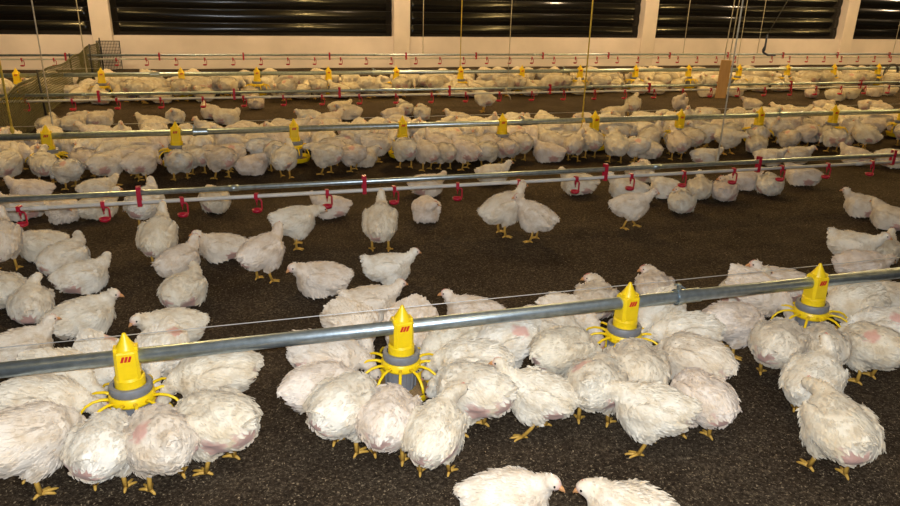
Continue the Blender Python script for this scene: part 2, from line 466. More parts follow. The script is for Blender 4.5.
# ------------------------------------------------------------------ hanging cords and odds and ends
def cord(x, y, z0, m, r, label, name='suspension_rope', lean=0.0):
    mb = MB(); mb.tube([(0, 0, 0), (lean*.5, 0, (TOP-z0)*.5), (lean, 0, TOP-z0)], r, 6)
    mb.lathe([(r, -.03), (r*1.7, -.015), (r*1.7, .01), (r, .03)], 8, (0, 0, .03))
    o = mb.build(name, m); o.location = (x, y, z0)
    tag(o, label, 'cord', 'cords hanging from the ceiling')
cord(-1.71, 6.582, .350, M['yrope'], .009, 'yellow rope hanging to the middle feed pipe at the left edge', 'suspension_rope')
cord(-1.41, 6.582, .410, M['cord'], .005, 'pale cord hanging near the left edge above a resting chicken')
cord(-1.78, 10.688, .350, M['cord'], .006, 'pale cord hanging beside the leftmost pillar')
cord(3.36, 12.845, .380, M['cord'], .006, 'thin cord hanging right of the second pillar to the farthest drinker line')
cord(3.38, 10.688, .350, M['yrope'], .006, 'yellowish cord hanging to the farthest feed pipe near the centre', 'suspension_rope')
cord(3.35, 8.596, .380, M['cord'], .004, 'thin pale cord hanging to the middle drinker line near the centre')
cord(3.39, 6.582, .350, M['yrope'], .007, 'yellow rope hanging to the middle feed pipe right of centre', 'suspension_rope')
cord(3.50, 4.540, .375, M['cord'], .0055, 'long white cord hanging to the nearest drinker line')
cord(8.70, 12.845, .380, M['cord'], .006, 'thin cord hanging just right of the third pillar')
cord(10.45, 12.845, .380, M['cord'], .006, 'thin cord hanging left of the dark blue hook')
cord(13.99, 12.845, .380, M['cord'], .006, 'thin cord hanging at the right edge of the picture')
cord(8.33, 10.688, .350, M['cord'], .005, 'thin cord hanging to the farthest feed pipe right of the wooden board')
# loose yellow rope tail tied around the middle feed pipe
mb = MB(); mb.tube([(0, -.032, .03), (.012, -.036, -.02), (.004, -.038, -.08), (-.016, -.036, -.13)], .006, 6); mb.tube([(0, -.032, .02), (-.02, -.04, -.03), (-.035, -.04, -.11)], .005, 6)
mb.lathe([(.028, -.012), (.036, -.008), (.036, .008), (.028, .012)], 14); 
o = mb.build('rope_tail', M['yrope']); o.location = (3.39, 6.582, .32)
tag(o, 'loose yellow rope tail knotted on the middle feed pipe right of centre', 'rope')
mb = MB(); mb.tube([(0, -.018, .02), (.01, -.022, -.05), (.06, -.022, -.10), (.075, -.02, -.14)], .006, 6)
o = mb.build('string_tail', M['cord']); o.location = (3.32, 8.596, .36)
tag(o, 'short white string dangling from the middle drinker line', 'string')
# wooden board on two cords
root = empty('wooden_board', (6.33, 8.36, .22)); root.rotation_euler = (0, R(1), R(-17))
tag(root, 'raw pine board hanging upright on cords over the middle drinker line', 'board')
mb = MB(); mb.box((-.068, -.018, 0), (.068, .018, .50)); b_ = mb.build('plank', M['wood'], root)
bv = b_.modifiers.new('bevel', 'BEVEL'); bv.width = .006; bv.segments = 2
for sx in (-1, 1):
    mb = MB(); mb.tube([(sx*.035, 0, .49), (sx*.03, 0, 1.4), (sx*.02, 0, TOP-.23)], .006, 6); mb.build('cord', M['cord'], root)
# dark blue hook with its slanting cord
root = empty('hanging_hook', (10.5, 12.7, .42)); tag(root, 'dark blue plastic hook on a slanting dark cord before the wall', 'hook')
mb = MB(); mb.tube([(.0, 0, .34), (0, 0, .12), (-.02, 0, .05), (-.03, 0, .0)], [.018, .02, .035, .022], 8); mb.tube([(-.03, 0, .0), (.10, 0, -.06), (.28, 0, -.06)], .02, 8)
mb.build('hook_body', M['blue'], root)
mb = MB(); mb.tube([(0, 0, .33), (.45, 0, 1.2), (1.0, 0, TOP-.44)], .009, 6); mb.build('cord', M['dark'], root)
# coil of wire by the right edge
mb = MB(); rr = random.Random(3)
for k in range(7):
    pts = []; r0 = .14+rr.uniform(-.02, .02); tx, ty = rr.uniform(-.18, .18), rr.uniform(-.15, .15)
    for j in range(29):
        g = 2*math.pi*j/28; pts.append((r0*math.cos(g)+rr.uniform(-.002, .002), tx*.1+ty*r0*math.sin(g)+k*.006-.02, r0*math.sin(g)))
    mb.tube(pts, .0045, 5)
o = mb.build('wire_coil', M['dark']); o.location = (11.45, 10.45, .27)
tag(o, 'coil of dark wire hung on the farthest feed pipe at the right edge', 'wire coil')

# wire mesh panels and olive netting at the far left
def mesh_panel(w, h, nx, nz, label, loc, rot, heights=None):
    root = empty('wire_fence', loc); root.rotation_euler = rot
    tag(root, label, 'fence', 'wire fences by the wall')
    top = lambda x: h if heights is None else heights[0]+(heights[1]-heights[0])*x/w
    mb = MB(); mb.tube([(0,0,0),(w,0,0),(w,0,top(w)),(0,0,top(0)),(0,0,0.001)], .012, 6); mb.build('frame', M['dark'], root)
    for k in range(1, nx):
        x = w*k/nx; mb = MB(); mb.tube([(x,0,0),(x,0,top(x))], .005, 5); mb.build('wire', M['dark'], root)
    for k in range(1, nz):
        z = h*k/nz; xa = 0
        if heights is not None and z > heights[0]: xa = w*(z-heights[0])/(heights[1]-heights[0])
        mb = MB(); mb.tube([(xa,0,z),(w,0,z)], .004, 5); mb.build('wire', M['dark'], root)
mesh_panel(.36, .50, 15, 10, 'dark upright wire panel leaning on the wall right of the leftmost pillar', (-2.10, 13.85, 0), (R(-6), 0, 0))
def net_fence():
    X, Y0, Y1, H = -2.06, 5.4, 14.0, .50
    root = empty('net_fence', (X, (Y0+Y1)/2, 0)); cy = (Y0+Y1)/2
    tag(root, 'sagging olive net fence running back to the wall at the left edge', 'fence')
    top = lambda y: H-.03*math.sin((y-Y0)*2.1)**2
    side = lambda y, z: .03*math.sin(y*1.7+z*3)+.02*mnoise.noise(Vector((y*2, z*4, 3)))
    mb = MB()
    k = 0; n = int((Y1-Y0)/.055)
    for k in range(n+1):
        y = Y0+(Y1-Y0)*k/n
        for sgn in (-1, 1):                      # diamond net: two families of slanting strands
            pts = []
            for t in range(6):
                yy = min(max(y+sgn*(t/5-.5)*.5, Y0), Y1); z = top(yy)*t/5
                pts.append((side(yy, z), yy-cy, z))
            mb.tube(pts, .0034, 3, cap=False)
    nt_ = mb.build('net', M['green'], root); nt_['kind'] = 'stuff'
    for lab, zf in (('upper_cord', 1.0), ('lower_cord', .04)):
        m2 = MB(); m2.tube([(side(y, top(y)*zf), y-cy, top(y)*zf) for y in np.linspace(Y0, Y1, 60)], .008, 6); m2.build(lab, M['green'], root)
    for k, y in enumerate((5.6, 7.4, 9.3, 11.2, 12.7, 13.9)):
        m2 = MB(); m2.tube([(.02, y-cy, -.05), (.02+.02*math.sin(k*2), y-cy+(.04*math.cos(k)), .55)], [.014, .011], 7); m2.build('stake', M['dark'], root)
net_fence()

# ------------------------------------------------------------------ chickens
LIFT = .022
def smin(a, b, k):
    h = np.clip(.5+.5*(b-a)/k, 0, 1)
    return b*(1-h)+a*h - k*h*(1-h)
def rotm(pitch, yaw=0.0, roll=0.0):
    return np.array((Matrix.Rotation(yaw, 3, 'Z') @ Matrix.Rotation(pitch, 3, 'Y') @ Matrix.Rotation(roll, 3, 'X')))
def ell(P, c, r, rot=None):
    d = P-np.array(c)
    if rot is not None: d = d @ rot
    r = np.array(r)
    k0 = np.linalg.norm(d/r, axis=-1); k1 = np.linalg.norm(d/(r*r), axis=-1)+1e-9
    return k0*(k0-1)/k1
def cone(P, a, b, ra, rb):
    a, b = np.array(a), np.array(b); ab = b-a
    t = np.clip(((P-a) @ ab)/(ab @ ab), 0, 1)
    return np.linalg.norm(P-(a+t[..., None]*ab), axis=-1)-(ra+(rb-ra)*t)

def surface_nets(fn, lo, hi, h):
    n = [int((hi[i]-lo[i])/h)+2 for i in range(3)]
    ax = [lo[i]+h*np.arange(n[i]) for i in range(3)]
    G = np.stack(np.meshgrid(*ax, indexing='ij'), -1); F = fn(G)
    S = F < 0
    c = np.zeros([k-1 for k in n], int)
    for dx in (0, 1):
        for dy in (0, 1):
            for dz in (0, 1): c += S[dx:n[0]-1+dx, dy:n[1]-1+dy, dz:n[2]-1+dz]
    act = (c > 0) & (c < 8)
    idx = -np.ones(act.shape, int); idx[act] = np.arange(act.sum())
    cells = np.argwhere(act)
    acc = np.zeros((len(cells), 3)); cnt = np.zeros(len(cells))
    cor = [(x, y, z) for x in (0, 1) for y in (0, 1) for z in (0, 1)]
    for i, a in enumerate(cor):
        for b in cor[i+1:]:
            if sum(abs(a[k]-b[k]) for k in range(3)) != 1: continue
            fa = F[cells[:, 0]+a[0], cells[:, 1]+a[1], cells[:, 2]+a[2]]; fb = F[cells[:, 0]+b[0], cells[:, 1]+b[1], cells[:, 2]+b[2]]
            m = (fa < 0) != (fb < 0)
            t = np.where(m, fa/(fa-fb+1e-12), 0)[:, None]
            acc += np.where(m[:, None], np.array(a)+t*(np.array(b)-np.array(a)), 0); cnt += m
    V = np.array(lo)+h*(cells+acc/cnt[:, None])
    faces = []
    for axis in range(3):
        sl = [slice(1, n[k]-1) if k != axis else slice(0, n[k]-1) for k in range(3)]
        sl2 = list(sl); sl2[axis] = slice(1, n[axis])
        A, B = S[tuple(sl)], S[tuple(sl2)]
        e = np.argwhere(A != B)
        off = np.array([0 if k == axis else 1 for k in range(3)]); e0 = e+off
        u, v = (axis+1) % 3, (axis+2) % 3
        du = np.zeros(3, int); du[u] = 1; dv = np.zeros(3, int); dv[v] = 1
        q = [idx[tuple((e0-x).T)] for x in (du*0, du, du+dv, dv)]
        flip = A[tuple(e.T)]
        Q = np.stack(q, 1)
        Q[~flip] = Q[~flip][:, ::-1]
        faces.append(Q)
    Fc = np.concatenate(faces); Fc = Fc[(Fc >= 0).all(1)]
    return V, Fc

def grad(fn, V, e=.002):
    g = np.stack([fn(V+np.eye(3)[k]*e)-fn(V-np.eye(3)[k]*e) for k in range(3)], -1)
    return g/(np.linalg.norm(g, axis=-1, keepdims=True)+1e-9)

def make_pose(name, bz, pitch, neck, head_dir, legs, seed, skin=(), tail=.03, wing_drop=0.0, nfeather=1000):
    if legs and bz > .15:
        bz += LIFT; neck = [(p[0]-.008, p[1], p[2]+LIFT) for p in neck]; legs = [((h[0], h[1], h[2]+LIFT), f, t) for h, f, t in legs]
    """body centre height bz, body pitch (nose up), neck points, head direction, legs: list of (hip, foot, toe yaw) or None"""
    rr = random.Random(seed); nr = np.random.default_rng(seed)
    c = np.array((0, 0, bz)); Rb = rotm(-pitch)
    W = lambda p: tuple(c+Rb @ np.array(p))
    prims = [('e', W((0, 0, 0)), (.132, .104, .092), Rb, .02),
             ('e', W((.062, 0, -.012)), (.082, .090, .084), Rb, .05),
             ('e', W((-.072, 0, .000)), (.086, .090, .080), Rb, .05),
             ('c', W((-.11, 0, .018)), W((-.152, 0, .016+tail)), .048, .024, .045)]
    for s in (-1, 1):
        prims.append(('e', W((-.015, s*.092, .014-wing_drop)), (.108, .026, .054), rotm(-pitch-.12, s*.07), .008))
        prims.append(('e', W((.02, s*.056, -.062)), (.062, .046, .058), rotm(-pitch+.5), .035))
    hd = np.array(head_dir, float); hd /= np.linalg.norm(hd)
    hp = np.array(neck[-1])
    yaw = math.atan2(hd[1], hd[0]); pit = math.asin(max(-1, min(1, hd[2])))
    Rh = rotm(-pit, yaw)
    nr0 = [.050, .034, .024, .0215]
    pts = [W((.075, 0, .035))]+[np.array(p) for p in neck]
    radii = np.interp(np.linspace(0, 1, len(pts)), [0, .4, .75, 1], nr0)
    for i in range(len(pts)-1): prims.append(('c', tuple(pts[i]), tuple(pts[i+1]), radii[i], radii[i+1], .028 if i == 0 else .016))
    headc = hp+hd*.010
    prims.append(('e', tuple(headc), (.031, .0230, .0250), Rh, .012))
    if legs:
        for hip, foot, ty in legs:
            kn = np.array(hip); ft = np.array(foot)
            top = np.array((kn[0]+.01, kn[1]*.95, bz-.05))
            prims.append(('c', tuple(top), tuple(kn), .046, .017, .03))
    def base(P):
        d = None
        for p in prims:
            if p[0] == 'e': v = ell(P, p[1], p[2], p[3])
            else: v = cone(P, p[1], p[2], p[3], p[4])
            d = v if d is None else smin(d, v, p[-1])
        return d
    def fn(P):
        d = base(P)
        lum = .004*np.sin(P[..., 0]*47+seed)*np.sin(P[..., 1]*53+2*seed)*np.sin(P[..., 2]*59+seed)
        d = d+lum
        return np.maximum(d, .006-P[..., 2])         # a lying bird is flattened by the ground
    V, Q = surface_nets(fn, (-.27, -.17, -.012), (.36, .17, .47), .0085)
    for _ in range(2):
        V = V-grad(base, V)*np.where(V[:, 2] > .012, fn(V), 0)[:, None]*.7
    Nn = grad(base, V)
    # bare skin patches, pink face
    skinv = np.zeros(len(V))
    jag = np.array([mnoise.noise(Vector(v*38)) for v in V])*.030
    for (p, r_) in skin:
        d = np.linalg.norm(V-np.array(W(p)), axis=1)+jag
        skinv = np.maximum(skinv, np.clip((r_-d)/(.40*r_), 0, 1)*.85)
    face = np.linalg.norm((V-(headc+hd*.020)), axis=1)
    skinv = np.maximum(skinv, np.clip((.026-face)/.012, 0, 1)*.75)
    mb = MB(); mb.add(V.tolist(), Q.tolist(), 0)
    nbody = len(V)
    att = list(skinv)
    # feathers
    tri = np.concatenate([Q[:, [0, 1, 2]], Q[:, [0, 2, 3]]])
    ar = np.linalg.norm(np.cross(V[tri[:, 1]]-V[tri[:, 0]], V[tri[:, 2]]-V[tri[:, 0]]), axis=1)
    pick = nr.choice(len(tri), nfeather, p=ar/ar.sum())
    npts = [np.array(p) for p in pts]
    fv, ff = [], []
    for t in pick:
        w = nr.dirichlet((1, 1, 1)); i3 = tri[t]
        p = w @ V[i3]; nrm = w @ Nn[i3]
        if p[2] < .02 or (w @ skinv[i3]) > .42: continue
        dh = np.linalg.norm(p-headc)
        if dh < .030: continue
        # nearest neck segment decides the lay of the feather
        flow = Rb @ np.array((-1, 0, -.22)); scale = 1.0
        dn = min(np.linalg.norm(p-npts[i]) for i in range(1, len(npts)))
        if dn < .052:
            i = min(range(1, len(npts)), key=lambda i: np.linalg.norm(p-npts[i]))
            flow = npts[i-1]-npts[i]; scale = .62
        if p[2] < bz-.05: flow = flow+np.array((0, 0, -.9))
        flow = flow+nr.normal(0, .22, 3)
        d = flow-nrm*(flow @ nrm); d /= np.linalg.norm(d)+1e-9
        s = np.cross(nrm, d)
        L = nr.uniform(.020, .036)*scale; Wd = L*nr.uniform(.36, .52); lift = nr.uniform(.003, .0085)*scale
        b = len(fv)
        b0 = p-nrm*.002
        fv += [b0-s*Wd*.4, b0+s*Wd*.4, p+d*L*.55+s*Wd*.55+nrm*lift*.7, p+d*L+nrm*lift*.9, p+d*L*.55-s*Wd*.55+nrm*lift*.7]
        ff += [(b, b+1, b+2, b+3, b+4)]
    # wing quills and tail feathers
    def quill(p, d, nrm, L, Wd):
        d = np.array(d); d = d/np.linalg.norm(d); nrm = np.array(nrm); s = np.cross(nrm, d); s /= np.linalg.norm(s); b = len(fv); p = np.array(p)
        fv.extend([p-s*Wd*.3, p+s*Wd*.3, p+d*L*.5+s*Wd*.5+nrm*.003, p+d*L*.85+s*Wd*.4, p+d*L, p+d*L*.85-s*Wd*.4, p+d*L*.5-s*Wd*.5+nrm*.003])
        ff.append((b, b+1, b+2, b+3, b+4, b+5, b+6))
    for s in (-1, 1):
        for k in range(13):
            f = k/12
            p = W((.05-.13*f, s*(.114-.014*f-.01*abs(f-.5)), .045-.075*f*.6+rr.uniform(-.004, .004)-wing_drop))
            quill(p, Rb @ np.array((-1, -s*.14, -.18+.26*f+rr.uniform(-.06, .06))), Rb @ np.array((0, s*.95, .3)), rr.uniform(.06, .085), .020)
        for k in range(12):
            f = k/11
            p = W((.075-.15*f, s*(.112-.016*abs(f-.4)), .058-.03*f+rr.uniform(-.004, .004)-wing_drop))
            quill(p, Rb @ np.array((-1, s*.02, -.55+rr.uniform(-.1, .1))), Rb @ np.array((0, s*.85, .5)), rr.uniform(.035, .055), .024)
    for k in range(13):
        f = (k-6)/6
        p = W((-.142, f*.022, .018+tail*.7+.008*(1-abs(f))))
        quill(p, Rb @ np.array((-1, f*.42, .12+tail*5+rr.uniform(-.12, .1))), Rb @ np.array((0, f*.5, 1)), rr.uniform(.032, .055), .018)
    mb.add(fv, ff, 0, False)
    att += [0.0]*len(fv)
    # shanks and toes
    if legs:
        for hip, foot, ty in legs:
            h_, f_ = np.array(hip, float), np.array(foot, float)
            an = f_+np.array((-.004, 0, .012))
            mid = (h_+an)/2+np.array((-.006, 0, 0))
            n0 = len(mb.v)
            mb.tube([h_+np.array((0, 0, .012)), mid, an], [.0105, .0082, .0095], 8, 1)
            for ang, L in ((ty, .056), (ty+.55, .046), (ty-.55, .046), (ty+math.pi+.2, .026)):
                dd = np.array((math.cos(ang), math.sin(ang), 0))
                mb.tube([an, an+dd*L*.45+np.array((0, 0, -.001)), an+dd*L*.85+np.array((0, 0, -.006)), an+dd*L+np.array((0, 0, -.009))], [.0078, .0062, .0050, .0018], 6, 1)
            att += [0.0]*(len(mb.v)-n0)
    # beak, comb, eyes in the head frame
    H = lambda p: tuple(headc+Rh @ np.array(p))
    bk = MB()
    bk.tube([H((.022, 0, .002)), H((.034, 0, .000)), H((.044, 0, -.005)), H((.049, 0, -.010))], [.0105, .0085, .0045, .0012], 8, squash=.75)
    bk.tube([H((.022, 0, -.006)), H((.034, 0, -.008)), H((.041, 0, -.010))], [.0075, .0055, .0015], 8, squash=.6)
    cb = MB()
    for k, (x, z, r_) in enumerate([(.020, .019, .004), (.012, .023, .005), (.003, .025, .0055), (-.006, .024, .0045)]):
        cb.tube([H((x, 0, z-.010)), H((x-.001, 0, z)), H((x-.003, 0, z+r_))], [r_*.9, r_*.8, .0012], 6, squash=.6)
    ey = []
    for s in (-1, 1):
        e = MB(); e.ball(H((.012, s*.0215, .006)), .0046, 8); ey.append(e)
    def attr(me, vals):
        a = me.attributes.new('skin', 'FLOAT', 'POINT'); a.data.foreach_set('value', np.array(vals, dtype=np.float32))
    P = {}
    P['body'] = mb.mesh('body_'+name, [M['plume'], M['leg']]); attr(P['body'], att)
    P['beak'] = bk.mesh('beak_'+name, M['beak']); P['comb'] = cb.mesh('comb_'+name, M['comb'])
    P['eyes'] = [e.mesh('eye_'+name, M['eye']) for e in ey]
    # one-mesh version for the far birds
    al = MB(); al.v = list(mb.v); al.f = list(mb.f); al.m = list(mb.m); al.sm = list(mb.sm)
    for src, mi in ((bk, 2), (cb, 3), (ey[0], 4), (ey[1], 4)): al.add(src.v, src.f, mi)
    P['whole'] = al.mesh('bird_'+name, [M['plume'], M['leg'], M['beak'], M['comb'], M['eye']]); attr(P['whole'], att+[0.0]*(len(al.v)-len(att)))
    return P

def stand_legs(dx=0.0, split=0.0):
    return [((.000+dx, .056, .085), (.012+dx+split, .058, 0), .15), ((.000+dx, -.056, .085), (.012+dx-split, -.058, 0), -.15)]
FL = lambda s=1: ((-.075, s*.088, -.042), .060)
VENT = ((-.150, .012, -.030), .060)
BACK = ((-.05, .065, .062), .045)
POSES = {
 'st':  [make_pose('st0', .190, .35, [(0.130, 0.000, 0.278), (0.150, 0.004, 0.320), (0.158, 0.006, 0.346)], (1, .15, -.12), stand_legs(), 1, [FL(1), VENT]),
         make_pose('st1', .188, .30, [(0.130, 0.004, 0.273), (0.150, 0.020, 0.310), (0.155, 0.030, 0.330)], (.75, .65, -.15), stand_legs(.0, .012), 2, [FL(-1)]),],
 'st2': [make_pose('st2', .185, .22, [(0.138, -0.010, 0.259), (0.165, -0.030, 0.291), (0.172, -0.042, 0.308)], (.7, -.7, -.2), stand_legs(), 3, [VENT, FL(1), FL(-1)]),
         make_pose('st3', .185, .18, [(.140, .01, .255), (.170, .02, .290), (.180, .03, .312)], (.9, .4, -.25), stand_legs(.0, -.015), 4, [VENT])],
 'wk':  [make_pose('wk0', .185, .22, [(0.140, 0.000, 0.260), (0.172, -0.006, 0.298), (0.182, -0.010, 0.320)], (1, -.12, -.15), stand_legs(0, .052), 5, [FL(1)], tail=.02)],
 'hd':  [make_pose('hd0', .182, .02, [(.165, 0, .235), (.205, .012, .236), (.228, .016, .232)], (1, .1, -.35), stand_legs(0, .02), 6, [VENT], tail=.035),
         make_pose('hd1', .184, .08, [(.155, -.01, .25), (.195, -.03, .262), (.215, -.04, .262)], (.9, -.4, -.3), stand_legs(0, -.02), 7, [FL(-1), VENT], tail=.02)],
 'fd':  [make_pose('fd0', .172, -.10, [(.150, 0, .165), (.188, .008, .125), (.205, .010, .088)], (.7, 0, -.75), stand_legs(-.01, .01), 8, [VENT, FL(1)], tail=.02),
         make_pose('fd1', .168, -.16, [(.150, .01, .160), (.190, .018, .120), (.208, .02, .084)], (.65, .1, -.8), stand_legs(-.01, -.015), 9, [FL(-1), BACK], tail=.035, wing_drop=.01),
         make_pose('fd2', .175, -.04, [(.152, -.01, .172), (.190, -.018, .132), (.208, -.02, .094)], (.7, -.1, -.75), stand_legs(-.005, .02), 10, [VENT], tail=.0)],
 'si':  [make_pose('si0', .098, .10, [(0.128, 0.000, 0.171), (0.150, 0.010, 0.203), (0.158, 0.012, 0.220)], (1, .1, -.15), None, 11, [FL(1)]),
         make_pose('si1', .096, .05, [(0.130, 0.012, 0.159), (0.155, 0.030, 0.179), (0.160, 0.042, 0.190)], (.75, .65, -.2), None, 12, [FL(-1), VENT], tail=.02),
         make_pose('si2', .098, .12, [(0.126, -0.010, 0.169), (0.145, -0.030, 0.193), (0.150, -0.040, 0.204)], (.85, -.5, -.2), None, 13, [VENT, FL(1)], wing_drop=.012)],
 'sz':  [make_pose('sz0', .094, .02, [(.132, .0, .140), (.152, .010, .150), (.160, .014, .156)], (.9, .3, -.5), None, 14, [FL(1)], tail=.015),
         make_pose('sz1', .096, .0, [(.128, .012, .150), (.140, .035, .166), (.130, .055, .176)], (-.3, .9, -.2), None, 15, [FL(-1)], tail=.03)],
 'sq':  [make_pose('sq0', .135, .04, [(0.140, 0.000, 0.200), (0.165, 0.006, 0.230), (0.175, 0.010, 0.247)], (1, .1, -.2), [((.01, .056, .05), (.03, .058, 0), .2), ((.01, -.056, .05), (.02, -.058, 0), -.2)], 16, [], tail=.06)],
}
cr = random.Random(21)
def chicken(x, y, rot, pose, label, group, parts=True):
    P = cr.choice(POSES[pose]); s = cr.uniform(.80, .92)*(1.06 if y < 3.0 else 1.0)
    if parts:
        root = empty('chicken', (x, y, 0), R(rot))
        link('body', P['body'], root); link('beak', P['beak'], root); link('comb', P['comb'], root)
        for e in P['eyes']: link('eye', e, root)
    else:
        root = link('chicken', P['whole']); root.location = (x, y, 0); root.rotation_euler = (0, 0, R(rot))
    root.scale = (s, s*cr.uniform(.95, 1.06), s*cr.uniform(.97, 1.04))
    return tag(root, label, 'chicken', group)
